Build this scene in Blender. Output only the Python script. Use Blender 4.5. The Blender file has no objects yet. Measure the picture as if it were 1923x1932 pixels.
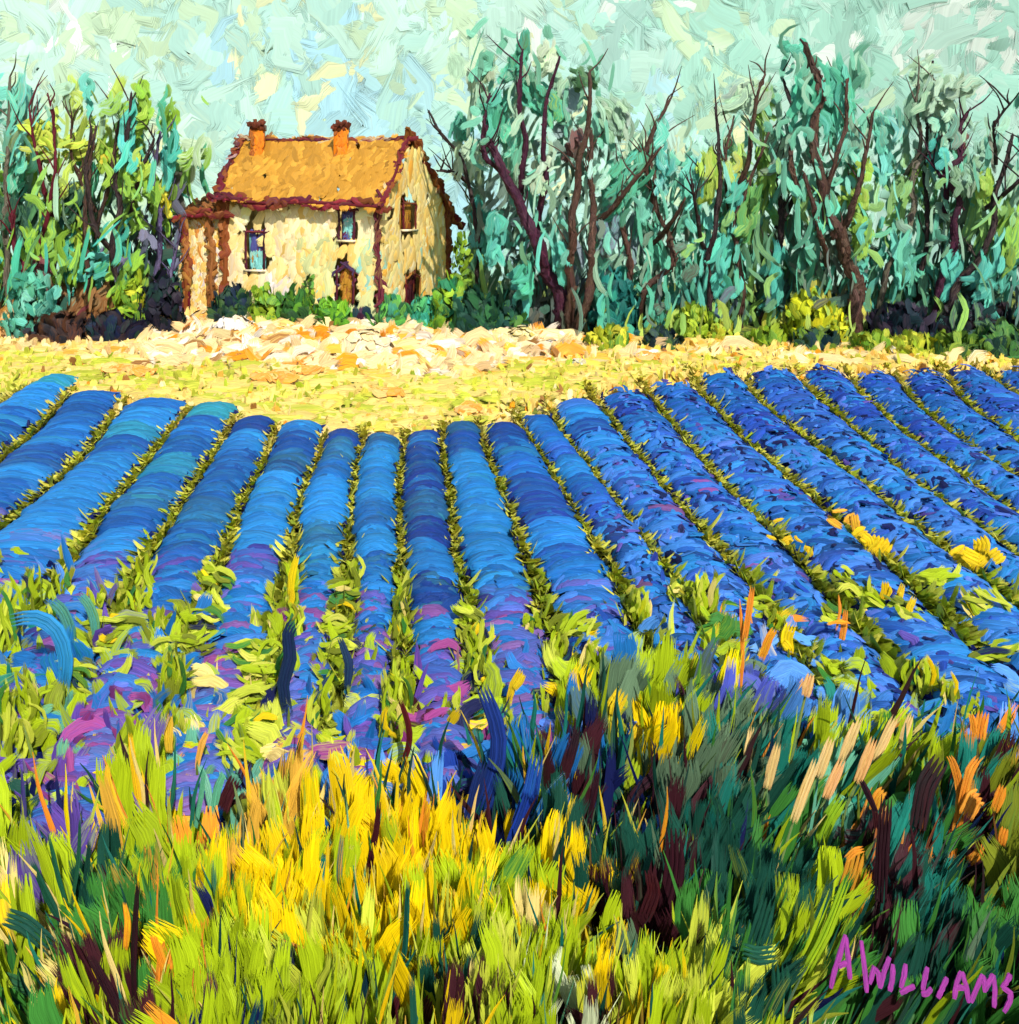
import bpy, math, random
import numpy as np
rng = np.random.default_rng(7)
random.seed(7)
SC = bpy.context.scene
COL = SC.collection

# ------------------------------------------------------------------ camera, light
F = 1800.0; CX = 961.5; HY = 420.0; CZ = 10.0      # focal length, centre, horizon (in 1923 px units), eye height
cam = bpy.data.cameras.new('camera'); cam_o = bpy.data.objects.new('camera', cam); COL.objects.link(cam_o)
cam.sensor_fit = 'HORIZONTAL'; cam.sensor_width = 36.0; cam.lens = 36.0 * F / 1923.0
cam.shift_y = -(966.0 - HY) / 1923.0
cam_o.location = (0, 0, CZ); cam_o.rotation_euler = (math.radians(90), 0, 0)
cam.clip_start = 0.1; cam.clip_end = 2000
SC.camera = cam_o

SUN_EL, SUN_AZ = math.radians(40), math.radians(161)   # azimuth from +Y, clockwise: sun behind the viewer, a little to the right
world = bpy.data.worlds.new('World'); SC.world = world; world.use_nodes = True
nt = world.node_tree; bg = nt.nodes['Background']
skyt = nt.nodes.new('ShaderNodeTexSky'); skyt.sky_type = 'NISHITA'; skyt.sun_disc = False
skyt.sun_elevation = SUN_EL; skyt.sun_rotation = SUN_AZ
nt.links.new(skyt.outputs[0], bg.inputs[0]); bg.inputs[1].default_value = 0.13
sun = bpy.data.lights.new('sun', 'SUN'); sun.energy = 4.4; sun.angle = math.radians(0.5); sun.color = (1, .96, .9)
sun_o = bpy.data.objects.new('sun', sun); COL.objects.link(sun_o)
from mathutils import Vector
sd = Vector((math.sin(SUN_AZ) * math.cos(SUN_EL), math.cos(SUN_AZ) * math.cos(SUN_EL), math.sin(SUN_EL)))
sun_o.rotation_euler = sd.to_track_quat('Z', 'Y').to_euler()
vs = SC.view_settings; vs.view_transform = 'Standard'; vs.look = 'None'; vs.gamma = 1; vs.use_curve_mapping = False
vs.exposure = -0.02
SC.cycles.max_bounces = 4; SC.cycles.diffuse_bounces = 2; SC.cycles.glossy_bounces = 1
SC.cycles.transparent_max_bounces = 24

# ------------------------------------------------------------------ colour
def lin(h):
    h = h.lstrip('#'); c = np.array([int(h[i:i + 2], 16) for i in (0, 2, 4)]) / 255.0
    return np.where(c <= .04045, c / 12.92, ((c + .055) / 1.055) ** 2.4)
PF = {k: lin(v) for k, v in dict(       # field and meadow
    B='2271b8', b='5594e0', K='1c3f9c', N='121a4c', P='6247a0', M='9a4284', p='5560c8', G='a6bc18', g='c6cf40',
    Y='f2cc08', y='ecd27c', O='f4922a', o='dca83a', D='17483a', d='3b7c30', T='1f7c6c', t='6cb898', E='5f7a5c',
    e='747e1e', R='3e1a22', W='d4dcb0').items()}
PT = {k: lin(v) for k, v in dict(       # trees
    A='66c6b0', a='b0e0d0', T='3cac8a', S='98ba9c', s='bccfaa', L='8cb82c', l='b4c83c', D='1c463a', F='3c6c38',
    U='4a342e', V='3e2032', v='6c6484', C='40b4a2', N='1a2250', Y='d8c81c', O='8e5c28', R='6e1a2c', W='e2eae6',
    k='b0d8e2', d='3f8a40').items()}

# ------------------------------------------------------------------ materials
def paint_mat(name, alpha=0.0, rough=.5, bump=.35, streak=8.0, vr=(.72, 1.25), soft=False):
    m = bpy.data.materials.new(name); m.use_nodes = True; t = m.node_tree; n = t.nodes; l = t.links
    bs = n['Principled BSDF']; bs.inputs['Roughness'].default_value = rough
    bs.inputs['Specular IOR Level'].default_value = .18
    a = n.new('ShaderNodeAttribute'); a.attribute_name = 'colA'
    b = n.new('ShaderNodeAttribute'); b.attribute_name = 'colB'
    uv = n.new('ShaderNodeAttribute'); uv.attribute_name = 'suv'
    mp = n.new('ShaderNodeVectorMath'); mp.operation = 'MULTIPLY'; mp.inputs[1].default_value = (streak, 1.3, 41.0)
    l.new(uv.outputs['Vector'], mp.inputs[0])
    ns = n.new('ShaderNodeTexNoise'); ns.inputs['Scale'].default_value = 1.0; ns.inputs['Detail'].default_value = 3
    ns.inputs['Roughness'].default_value = .65; ns.inputs['Distortion'].default_value = .35
    l.new(mp.outputs[0], ns.inputs['Vector'])
    mp2 = n.new('ShaderNodeVectorMath'); mp2.operation = 'MULTIPLY'; mp2.inputs[1].default_value = (streak * 3.2, 2.6, 17.0)
    l.new(uv.outputs['Vector'], mp2.inputs[0])
    n2 = n.new('ShaderNodeTexNoise'); n2.inputs['Scale'].default_value = 1.0; n2.inputs['Detail'].default_value = 2
    l.new(mp2.outputs[0], n2.inputs['Vector'])
    mr = n.new('ShaderNodeMapRange'); mr.inputs[1].default_value = .46; mr.inputs[2].default_value = .66
    l.new(ns.outputs[0], mr.inputs[0])
    mx = n.new('ShaderNodeMix'); mx.data_type = 'RGBA'; l.new(mr.outputs[0], mx.inputs['Factor'])
    l.new(a.outputs['Color'], mx.inputs['A']); l.new(b.outputs['Color'], mx.inputs['B'])
    hs = n.new('ShaderNodeHueSaturation'); l.new(mx.outputs['Result'], hs.inputs['Color'])
    mv = n.new('ShaderNodeMapRange'); mv.inputs[1].default_value = .3; mv.inputs[2].default_value = .7
    mv.inputs[3].default_value = vr[0]; mv.inputs[4].default_value = vr[1]
    l.new(n2.outputs[0], mv.inputs[0]); l.new(mv.outputs[0], hs.inputs['Value'])
    l.new(hs.outputs[0], bs.inputs['Base Color'])
    ad = n.new('ShaderNodeMath'); ad.operation = 'ADD'; l.new(ns.outputs[0], ad.inputs[0]); l.new(n2.outputs[0], ad.inputs[1])
    bp = n.new('ShaderNodeBump'); bp.inputs['Strength'].default_value = bump; bp.inputs['Distance'].default_value = .05
    l.new(ad.outputs[0], bp.inputs['Height']); l.new(bp.outputs[0], bs.inputs['Normal'])
    if alpha > 0:
        sep = n.new('ShaderNodeSeparateXYZ'); l.new(uv.outputs['Vector'], sep.inputs[0])
        def M(op, x, y=None):
            q = n.new('ShaderNodeMath'); q.operation = op
            for i, v in enumerate((x, y)):
                if v is None: continue
                if isinstance(v, (int, float)): q.inputs[i].default_value = v
                else: l.new(v, q.inputs[i])
            return q.outputs[0]
        ev = M('MINIMUM', sep.outputs[1], M('SUBTRACT', 1.0, sep.outputs[1]))
        eu = M('MINIMUM', sep.outputs[0], M('SUBTRACT', 1.0, sep.outputs[0]))
        e = M('MINIMUM', M('MULTIPLY', ev, 2.2), M('MULTIPLY', eu, 2.6))
        # bristle ends: break up near the edges only
        th = M('SUBTRACT', .62, M('MULTIPLY', e, 1.6 / alpha))
        if soft:
            sm = n.new('ShaderNodeMapRange'); sm.interpolation_type = 'SMOOTHSTEP'; sm.inputs[1].default_value = -.1; sm.inputs[2].default_value = .22
            l.new(M('SUBTRACT', n2.outputs[0], th), sm.inputs[0]); l.new(sm.outputs[0], bs.inputs['Alpha'])
        else:
            l.new(M('GREATER_THAN', n2.outputs[0], th), bs.inputs['Alpha'])
    return m
M_SOLID = paint_mat('paint_solid', 0, .48, .45)
M_DRY = paint_mat('paint_dry', 1.9, .5, .35)
M_SKY = paint_mat('paint_sky', 2.2, .9, .04, 10, (.93, 1.06), soft=True)
M_WALL = paint_mat('paint_wall', 1.6, .6, .1, 8, (.9, 1.08))

def plain_mat(name, c1, c2, scale=3.0, stretch=(1, 1, 1), rough=.75, bump=.3, c3=None):
    m = bpy.data.materials.new(name); m.use_nodes = True; t = m.node_tree; n = t.nodes; l = t.links
    bs = n['Principled BSDF']; bs.inputs['Roughness'].default_value = rough; bs.inputs['Specular IOR Level'].default_value = .2
    tc = n.new('ShaderNodeTexCoord'); mp = n.new('ShaderNodeMapping'); mp.inputs['Scale'].default_value = stretch
    l.new(tc.outputs['Object'], mp.inputs[0])
    ns = n.new('ShaderNodeTexNoise'); ns.inputs['Scale'].default_value = scale; ns.inputs['Detail'].default_value = 5
    ns.inputs['Distortion'].default_value = 1.2; l.new(mp.outputs[0], ns.inputs[0])
    cr = n.new('ShaderNodeValToRGB'); l.new(ns.outputs[0], cr.inputs[0])
    cr.color_ramp.elements[0].position = .38; cr.color_ramp.elements[1].position = .62
    cr.color_ramp.elements[0].color = (*c1, 1); cr.color_ramp.elements[1].color = (*c2, 1)
    if c3 is not None:
        e = cr.color_ramp.elements.new(.72); e.color = (*c3, 1)
    l.new(cr.outputs[0], bs.inputs['Base Color'])
    bp = n.new('ShaderNodeBump'); bp.inputs['Strength'].default_value = bump; bp.inputs['Distance'].default_value = .05
    l.new(ns.outputs[0], bp.inputs['Height']); l.new(bp.outputs[0], bs.inputs['Normal'])
    return m

# ------------------------------------------------------------------ terrain and its inverse
def bank(Y):
    Y = np.asarray(Y, float)
    plane = 0.15 * np.minimum(Y, 40.0) + .03 * np.maximum(Y - 40.0, 0)
    t = np.clip(12.6 - Y, 0, None)
    plane = plane - 3.0 * (1 - np.exp(-np.clip(Y - 49, 0, None) / 8))
    return plane + .62 * t - .62 * 1.1 * (1 - np.exp(-t / 1.1)) + np.where(t > 0, .02 * t, 0)
def ground_z(X, Y):
    X = np.asarray(X, float); Y = np.asarray(Y, float)
    return bank(Y) + .05 * np.sin(X * 1.3 + Y * .7) * np.sin(Y * .9) * np.clip((Y - 4) / 8, 0, 1)
_Y = np.linspace(2.5, 60, 4000); _P = HY + F * (CZ - bank(_Y)) / _Y
_mono = np.minimum.accumulate(_P)
def y_of(py):
    return np.interp(-np.asarray(py, float), -_mono, _Y)
def unproj(px, py, Y):
    px, py, Y = np.broadcast_arrays(np.asarray(px, float), np.asarray(py, float), np.asarray(Y, float))
    return np.stack([(px - CX) * Y / F, Y, CZ - (py - HY) * Y / F], -1)

# ------------------------------------------------------------------ stroke geometry
PROF = dict(dab=[.55, .95, 1.05, 1.0, .85, .45], blade=[.75, 1, .95, .8, .5, .08], bar=[.75, 1, .95, 1.03, .95, .7],
            drop=[.25, .7, 1.0, 1.0, .8, .35])
def norm(v): return v / np.maximum(np.linalg.norm(v, axis=-1, keepdims=True), 1e-9)
class Paint:
    def __init__(s): s.v = []; s.f = []; s.a = []; s.b = []; s.u = []; s.n = 0
    def ribbons(s, P, side, nrm, W, ca, cb, bulge=.22):
        """P (n,K,3) paths; side,nrm (n,K,3); W (n,K) full widths; ca, cb (n,3)"""
        n, K = W.shape
        if n == 0: return
        off = np.array([-.5, -.2, .2, .5]); lift = np.array([-.5, .8, .8, -.5]) * bulge
        V = P[:, :, None, :] + side[:, :, None, :] * (W[:, :, None] * off)[..., None] \
            + nrm[:, :, None, :] * (W[:, :, None] * lift)[..., None]
        # small irregularity on the rims
        V += rng.normal(0, 1, V.shape) * (W.mean(1) * .025)[:, None, None, None]
        seed = rng.random(n) * 50
        U = np.zeros((n, K, 4, 3)); U[..., 0] = np.array([0, .33, .67, 1.0])[None, None, :]
        U[..., 1] = np.linspace(0, 1, K)[None, :, None]; U[..., 2] = seed[:, None, None]
        base = s.n + np.arange(n)[:, None, None] * (K * 4) + np.arange(K - 1)[None, :, None] * 4 + np.arange(3)[None, None, :]
        Fq = np.stack([base, base + 1, base + 5, base + 4], -1).reshape(-1, 4)
        s.v.append(V.reshape(-1, 3)); s.f.append(Fq); s.u.append(U.reshape(-1, 3))
        s.a.append(np.repeat(ca, K * 4, 0)); s.b.append(np.repeat(cb, K * 4, 0)); s.n += n * K * 4
    def dabs(s, C, D, Nn, L, W, ca, cb, curv=0., wav=0., prof='dab', bulge=.22, root=False, droop=None, K=6):
        """short strokes: centre C (or root), direction D, facing Nn"""
        C = np.atleast_2d(C); n = len(C)
        if n == 0: return
        D = norm(np.broadcast_to(D, (n, 3)).astype(float)); Nn = norm(np.broadcast_to(Nn, (n, 3)).astype(float))
        S = norm(np.cross(D, Nn)); Nn = norm(np.cross(S, D))
        L = np.broadcast_to(L, (n,)); W = np.broadcast_to(W, (n,)); curv = np.broadcast_to(curv, (n,)); wav = np.broadcast_to(wav, (n,))
        t = np.linspace(0, 1, K)[None, :]
        a = t if root else t - .5
        P = C[:, None, :] + D[:, None, :] * (L[:, None] * a)[..., None]
        ph = rng.random(n)[:, None] * 6.28
        lat = (curv * L)[:, None] * (t ** 2 if root else 4 * t * (1 - t) - .5) + (wav * W)[:, None] * np.sin(t * 9 + ph)
        P = P + S[:, None, :] * lat[..., None]
        if droop is not None: P = P + np.array(droop)[None, None, :] * (L[:, None] * t ** 2)[..., None]
        T = norm(np.gradient(P, axis=1)); N2 = np.repeat(Nn[:, None, :], K, 1); S2 = norm(np.cross(T, N2)); N2 = norm(np.cross(S2, T))
        pr = np.interp(np.linspace(0, 1, K), np.linspace(0, 1, 6), PROF[prof])
        Wk = W[:, None] * pr[None, :] * rng.uniform(.88, 1.12, (n, K))
        s.ribbons(P, S2, N2, Wk, np.broadcast_to(ca, (n, 3)), np.broadcast_to(cb, (n, 3)), bulge)
    def quads(s, V, Fq, ca, cb, uvscale=.4, flat=False):
        V = np.asarray(V, float); Fq = np.asarray(Fq)
        s.v.append(V); s.f.append(Fq + s.n); s.u.append(np.stack([(V[:, 0] + V[:, 1]) * uvscale, V[:, 2] * uvscale, V[:, 0] * .02], -1) if not flat else np.tile([.5, .5, .3], (len(V), 1)))
        s.a.append(np.broadcast_to(ca, (len(V), 3)).copy()); s.b.append(np.broadcast_to(cb, (len(V), 3)).copy()); s.n += len(V)
    def tube(s, P, R, ca, cb, sides=8, wob=.12):
        P = np.asarray(P, float); R = np.asarray(R, float)
        # resample smoothly
        d = np.r_[0, np.cumsum(np.linalg.norm(np.diff(P, axis=0), axis=1))]
        K = max(6, int(len(P) * 4)); tt = np.linspace(0, d[-1], K)
        Q = np.stack([np.interp(tt, d, P[:, i]) for i in range(3)], -1); r = np.interp(tt, d, R)
        for _ in range(2): Q[1:-1] = .25 * Q[:-2] + .5 * Q[1:-1] + .25 * Q[2:]
        Q += np.stack([np.sin(tt * 3.1 + P[0, 0]), np.cos(tt * 2.3), tt * 0], -1) * r[:, None] * .35
        T = norm(np.gradient(Q, axis=0)); ref = np.array([0, 1., .01]); A = norm(np.cross(T, ref)); B = norm(np.cross(T, A))
        an = np.arange(sides) * 2 * math.pi / sides
        rr = r[:, None] * (1 + wob * rng.normal(0, 1, (K, sides)))
        V = Q[:, None, :] + A[:, None, :] * (rr * np.cos(an))[..., None] + B[:, None, :] * (rr * np.sin(an))[..., None]
        i = np.arange(K - 1)[:, None] * sides; j = np.arange(sides)[None, :]; j2 = (j + 1) % sides
        Fq = np.stack([i + j, i + j2, i + sides + j2, i + sides + j], -1).reshape(-1, 4)
        top = np.array([[(K - 1) * sides + k for k in (0, 1, 2, 3)], [(K - 1) * sides + k for k in (0, 3, 4, 7 % sides)]]) if sides >= 8 else np.zeros((0, 4), int)
        U = np.zeros((K, sides, 3)); U[..., 0] = (.5 + .5 * np.cos(an)) * .9 + .05; U[..., 1] = (tt / max(r.max() * 8, .1))[:, None] ; U[..., 2] = P[0, 0] * 3.3
        s.v.append(V.reshape(-1, 3)); s.f.append(np.vstack([Fq, top]) + s.n); s.u.append(U.reshape(-1, 3))
        s.a.append(np.tile(ca, (K * sides, 1))); s.b.append(np.tile(cb, (K * sides, 1))); s.n += K * sides
        return Q, r
    def build(s, name, parent=None, mat=None, label=None, category=None, group=None, kind=None, origin=None):
        me = bpy.data.meshes.new(name)
        V = np.vstack(s.v); Fq = np.vstack(s.f)
        if parent is not None: V = V - np.array(world_loc(parent))
        elif origin is not None: V = V - np.array(origin)
        me.vertices.add(len(V)); me.vertices.foreach_set('co', V.astype(np.float32).ravel())
        me.loops.add(Fq.size); me.loops.foreach_set('vertex_index', Fq.astype(np.int32).ravel())
        me.polygons.add(len(Fq)); me.polygons.foreach_set('loop_start', np.arange(0, Fq.size, 4, dtype=np.int32))
        me.update(calc_edges=True)
        me.polygons.foreach_set('use_smooth', np.ones(len(Fq), bool))
        for nm, arr in (('colA', s.a), ('colB', s.b)):
            at = me.attributes.new(nm, 'FLOAT_COLOR', 'POINT'); A = np.vstack(arr); A = np.hstack([np.clip(A, 0, 1), np.ones((len(A), 1))])
            at.data.foreach_set('color', A.astype(np.float32).ravel())
        at = me.attributes.new('suv', 'FLOAT_VECTOR', 'POINT'); at.data.foreach_set('vector', np.vstack(s.u).astype(np.float32).ravel())
        me.materials.append(mat or M_SOLID)
        o = bpy.data.objects.new(name, me); COL.objects.link(o)
        if parent is not None: o.parent = parent
        elif origin is not None: o.location = tuple(float(q) for q in origin)
        tag(o, label, category, group, kind)
        return o
def world_loc(o):
    x = np.array(o.location)
    while o.parent: o = o.parent; x = x + np.array(o.location)
    return x
def tag(o, label=None, category=None, group=None, kind=None):
    if label: o['label'] = label
    if category: o['category'] = category
    if group: o['group'] = group
    if kind: o['kind'] = kind
    return o
def thing(name, loc, label, category, group=None):
    o = bpy.data.objects.new(name, None); COL.objects.link(o); o.location = tuple(float(q) for q in loc); o.empty_display_size = .2
    return tag(o, label, category, group)
def jit(c, n, a=.12):
    c = np.broadcast_to(c, (n, 3)); return np.clip(c * (1 + rng.normal(0, a, (n, 1))) * (1 + rng.normal(0, a * .35, (n, 3))), .002, .95)
def facing(n, spread=.6, up=.25):
    """stroke normals scattered about the open side"""
    v = np.stack([rng.normal(0, spread, n), -np.ones(n), up + rng.normal(0, spread * .6, n)], -1); return norm(v)
def pick(pal, tokens):
    """two colours for each token, first letter the likeliest"""
    ca = np.zeros((len(tokens), 3)); cb = np.zeros((len(tokens), 3)); r = rng.random((len(tokens), 2)); let = []
    for i, t in enumerate(tokens):
        m = len(t)
        if m == 1: x = y = t[0]
        else:
            w = [.56, .28, .16][:m]; s_ = sum(w); c = 0; x = t[-1]
            for q, ww in zip(t, w):
                c += ww / s_
                if r[i, 0] < c: x = q; break
            y = t[int(r[i, 1] * m)]
        ca[i] = pal[x]; cb[i] = .55 * pal[y] + .45 * pal[x]; let.append(x)
    n = len(tokens)
    return ca * (1 + rng.normal(0, .13, (n, 1))), cb * (1 + rng.normal(0, .13, (n, 1))), let

# ------------------------------------------------------------------ ground
def build_ground():
    xs = np.concatenate([np.linspace(-160, -26, 14), np.linspace(-25, 25, 101), np.linspace(26, 160, 14)])
    ys = np.concatenate([np.linspace(-30, 2, 9), np.linspace(2.5, 46, 150), np.linspace(48, 160, 20)])
    X, Yg = np.meshgrid(xs, ys)
    Yc = np.maximum(Yg, 3.0); Z = ground_z(X, Yc)
    # near the viewer the bank levels off below the eye
    Z = np.minimum(Z, 6.6 + .02 * np.maximum(0, 3 - Yg))
    V = np.stack([X, Yg, Z], -1).reshape(-1, 3); nx, ny = len(xs), len(ys)
    i = np.arange(ny - 1)[:, None] * nx; j = np.arange(nx - 1)[None, :]
    Fq = np.stack([i + j, i + j + 1, i + nx + j + 1, i + nx + j], -1).reshape(-1, 4)
    p = Paint(); p.quads(V, Fq, lin('8f9a30'), lin('5f6a28'))
    m = plain_mat('earth', lin('3c4a2a'), lin('8a9436'), 2.4, rough=.9, c3=lin('c8b868'))
    p.build('ground', mat=m, kind='structure')
build_ground()

# ------------------------------------------------------------------ sky: a curved backdrop of broad strokes
def build_sky():
    R = 95.0; cy = -5.0
    p = Paint(); th = np.radians(np.linspace(-82, 82, 49)); zs = np.array([-6, 10, 25, 45, 70, 100.])
    V = np.array([[R * math.sin(a), cy + R * math.cos(a), z] for z in zs for a in th]); nx = len(th)
    Fq = [[k * nx + j, k * nx + j + 1, (k + 1) * nx + j + 1, (k + 1) * nx + j] for k in range(len(zs) - 1) for j in range(nx - 1)]
    p.quads(V, Fq, lin('d0e6dc'), lin('c2e0dc'), flat=True)
    hexes = dict(m='bcdfd2', q='a8d4cc', l='a2d0e2', y='ebe4a6', w='ecefe8', g='c6dcae', b='9ccce6', M='9cd4c2')
    S = {k: lin(v) for k, v in hexes.items()}
    # composition of the sky across the view: columns 240 px wide, rows 110 px
    Z = ["gwm qgy mqy mgy qwM Mwg Mmw wMm",
         "gmw qym qbg gql mqM Mgy Mwm Mwm",
         "gmq mqy lyb qlb Mqy ylg mMg mMq",
         "mqg mqy bly lbq qMw yMm Mma mMq",
         "mqM mgq blm lbq qMC Mmq mMq qMm"]
    Z = [r.replace('a', 'm').replace('C', 'M').split() for r in Z]
    n = 4200
    az = rng.uniform(-62, 62, n); py = rng.uniform(-260, 620, n)
    # stroke slots at their own height on the backdrop
    a = np.radians(az); X = (R - .4) * np.sin(a); Yv = cy + (R - .4) * np.cos(a); px = CX + F * X / Yv
    z = CZ - (py - HY) * Yv / F
    tok = [Z[int(np.clip((v + rng.normal(0, 30)) // 110, 0, 4))][int(np.clip((u + rng.normal(0, 60)) // 240, 0, 7))] for u, v in zip(px, py)]
    ca, cb, let = pick(S, tok); mixs = np.where(np.array([l in 'yw' for l in let]), .66, .62)[:, None]; ca = .9 * (mixs * ca + (1 - mixs) * S['m']); cb = .35 * cb * .9 + .65 * ca; isb = np.array([l in 'yw' for l in let])
    order = rng.random(n)
    C = np.stack([X, Yv, z], -1) + np.stack([-np.sin(a), -np.cos(a), 0 * a], -1) * (order * .12)[:, None]
    ang = rng.choice([1.2, 1.5, 2.0, .6, 2.5], n) + rng.normal(0, .35, n)
    tang = np.stack([np.cos(a), -np.sin(a), 0 * a], -1)
    D = tang * np.cos(ang)[:, None] + np.array([0, 0, 1.]) * np.sin(ang)[:, None]
    Nn = np.stack([-np.sin(a), -np.cos(a), 0 * a], -1)
    L = rng.uniform(4.5, 12, n) * np.where(isb, 1.0, 1); W = rng.uniform(2.0, 5.4, n) * np.where(isb, .6, 1)
    p.dabs(C, D, Nn, L, W, ca, cb * .97, curv=rng.normal(0, .14, n), wav=rng.uniform(0, .3, n), prof='drop', bulge=.006)
    p.build('sky', mat=M_SKY, kind='structure')
build_sky()

# ------------------------------------------------------------------ straw field and its dry grass
def field_edge(px):      # far edge of the lavender, in the 1923 px frame
    return np.interp(px, [0, 60, 134, 234, 300, 355, 445, 522, 620, 700, 766, 840, 900, 960, 1033, 1110, 1205, 1310, 1400, 1600, 1923],
                     [715, 725, 745, 768, 772, 785, 800, 812, 822, 822, 820, 812, 805, 775, 752, 740, 722, 703, 703, 700, 690])
def build_straw():
    pal = {k: lin(v) for k, v in dict(s='eccb70', S='f2d898', o='e0aa3c', O='f2921c', W='f6e6cc', g='bcc03c', G='98aa24', b='9a6a34', c='ecc488', y='dccb50').items()}
    n = 7000
    px = rng.uniform(-150, 2080, n); e = field_edge(px)
    top = np.interp(px, [0, 300, 420, 900, 1200, 1923], [628, 625, 600, 640, 652, 668])
    v = rng.random(n); py = top + (e + 34 - top) * v
    tok = []
    for x, y, q in zip(px, py, v):
        if x < 1080:
            # the upper strip pale and orange, the middle greener, the lower rim straw yellow
            if q < .33: t = 'cSs' if x < 360 else ('SWc' if rng.random() < .6 else 'csO')
            elif q < .72: t = 'gsy' if rng.random() < .6 else ('Ggs' if rng.random() < .5 else 'sSo')
            else: t = 'sSo' if rng.random() < .75 else 'syg'
            if x < 130 and q > .4: t = 'gys'
        else: t = 'sos' if rng.random() < .55 else ('soS' if rng.random() < .4 else 'ygs')
        if rng.random() < .02: t = 'O'
        if rng.random() < .02: t = 'b'
        tok.append(t)
    ca, cb, let = pick(pal, tok)
    Yb = y_of(py); C = unproj(px, py, Yb); C[:, 2] = ground_z(C[:, 0], C[:, 1]) - .02
    sc = Yb / 38
    up = rng.random(n) < .5
    ang = np.where(up, rng.normal(1.57, .5, n), rng.choice([0, 3.14], n) + rng.normal(0, .5, n))
    D = np.stack([np.cos(ang), rng.normal(0, .4, n), np.abs(np.sin(ang)) * .8 + .12], -1)
    p = Paint()
    p.dabs(C, D, np.stack([rng.normal(0, .5, n), -np.ones(n), rng.uniform(.5, 1.6, n)], -1), rng.uniform(.22, .62, n) * sc, rng.uniform(.12, .34, n) * sc,
           ca, cb, curv=rng.normal(0, .25, n), prof='dab', root=True, bulge=.06, K=5)
    p.build('dry_grass', mat=M_DRY, kind='stuff', label='pale straw and yellow green grass strip between the house and the blue rows')
    # broad flat patches of bare stubble
    n = 2600
    px = rng.uniform(-100, 2000, n); e = field_edge(px); top = np.interp(px, [0, 300, 420, 900, 1200, 1923], [622, 618, 592, 630, 648, 664])
    v = rng.random(n) ** 1.3; py = top + (e - top) * v
    tok = ['SWc' if (q < .4 and x > 300 and x < 1080) else ('sSo' if q < .5 else 'sgy') for x, q in zip(px, v)]
    ca, cb, _ = pick(pal, tok)
    Yb = y_of(py); C = unproj(px, py, Yb); C[:, 2] = ground_z(C[:, 0], C[:, 1]) + .05 + rng.uniform(0, .12, n)
    p = Paint(); ang = rng.choice([0, 3.14], n) + rng.normal(0, .3, n)
    p.dabs(C, np.stack([np.cos(ang), np.sin(ang), np.full(n, .05)], -1), np.stack([np.zeros(n), np.full(n, -.35), np.ones(n)], -1), rng.uniform(.5, 1.7, n), rng.uniform(.35, .8, n),
           ca, cb, curv=rng.normal(0, .1, n), bulge=.06)
    p.build('stubble', mat=M_DRY, kind='stuff', label='broad smears of pale stubble lying on the field')
    n = 1100; px = np.concatenate([rng.uniform(250, 1080, 980), rng.uniform(-50, 1900, 120)]); top = np.interp(px, [0, 300, 420, 900, 1200, 1923], [626, 612, 600, 640, 655, 672]); hh_ = np.where((px > 280) & (px < 900), 85, 34)
    py = top + hh_ * rng.random(n) ** 1.1
    ca, cb, _ = pick(pal, ['cSW' if q < .5 else ('Ooc' if q < .7 else ('Wcb' if q < .85 else 'Ssb')) for q in rng.random(n)])
    Yb = y_of(py); C = unproj(px, py, Yb); C[:, 2] = ground_z(C[:, 0], C[:, 1]) + rng.uniform(.05, .3, n); p = Paint(); ang = rng.normal(.1, .6, n)
    p.dabs(C, np.stack([np.cos(ang), rng.normal(0, .3, n), np.sin(ang) * .6], -1), np.stack([rng.normal(0, .3, n), -np.ones(n), rng.uniform(.6, 1.5, n)], -1), rng.uniform(.7, 1.6, n), rng.uniform(.3, .68, n), ca, cb, curv=rng.normal(0, .25, n), wav=.1, bulge=.06)
    p.build('rubble', mat=M_DRY, kind='stuff', label='bank of cream, peach and orange rubble along the top of the straw strip')
    # orange patches of cut straw, each on its own
    patches = [(455, 640, 62, 22), (520, 726, 74, 14), (225, 712, 60, 7), (268, 718, 34, 8), (735, 757, 44, 10), (835, 676, 110, 30),
               (640, 668, 70, 12), (885, 792, 24, 10), (1240, 690, 60, 10), (580, 712, 40, 8), (500, 655, 80, 8)]
    lab = ['orange straw patch below the pale annex wall', 'long flat orange straw patch in the green stubble below the front window', 'thin orange straw streak at the left of the field',
           'short orange straw streak just right of the thinnest one', 'small orange straw patch in the yellow dip above the central rows', 'largest bright orange straw patch below the house gable',
           'orange straw streak under the pale mound', 'small orange tuft at the top of a blue row', 'peach orange straw patch above the right hand rows',
           'narrow orange streak just right of the long flat patch', 'slim orange streak beneath the pale stones']
    for (x, y, w, h), lb in zip(patches, lab):
        w *= .75; h *= .75; k = max(16, int(w * h / 14)); xx = x + rng.uniform(-.5, .5, k) * w; yy = y + rng.uniform(-.45, .45, k) * h
        Yb = y_of(yy); C = unproj(xx, yy, Yb); C[:, 2] = ground_z(C[:, 0], C[:, 1]) + .3
        ca = np.where((rng.random(k) < .68)[:, None], jit(lin('f0942e'), k), jit(lin('f4c070'), k)); cb = jit(lin('f4c070'), k); p = Paint()
        p.dabs(C, np.stack([np.ones(k), rng.normal(0, .3, k), rng.normal(0, .12, k)], -1), np.stack([np.zeros(k), -np.ones(k), np.full(k, .9)], -1),
               rng.uniform(.35, .8, k), rng.uniform(.16, .3, k), ca, cb, curv=rng.normal(0, .2, k), bulge=.06)
        p.build('straw_patch', mat=M_SOLID, label=lb, category='straw', group='orange straw patches on the field', origin=C.mean(0))
build_straw()

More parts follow.
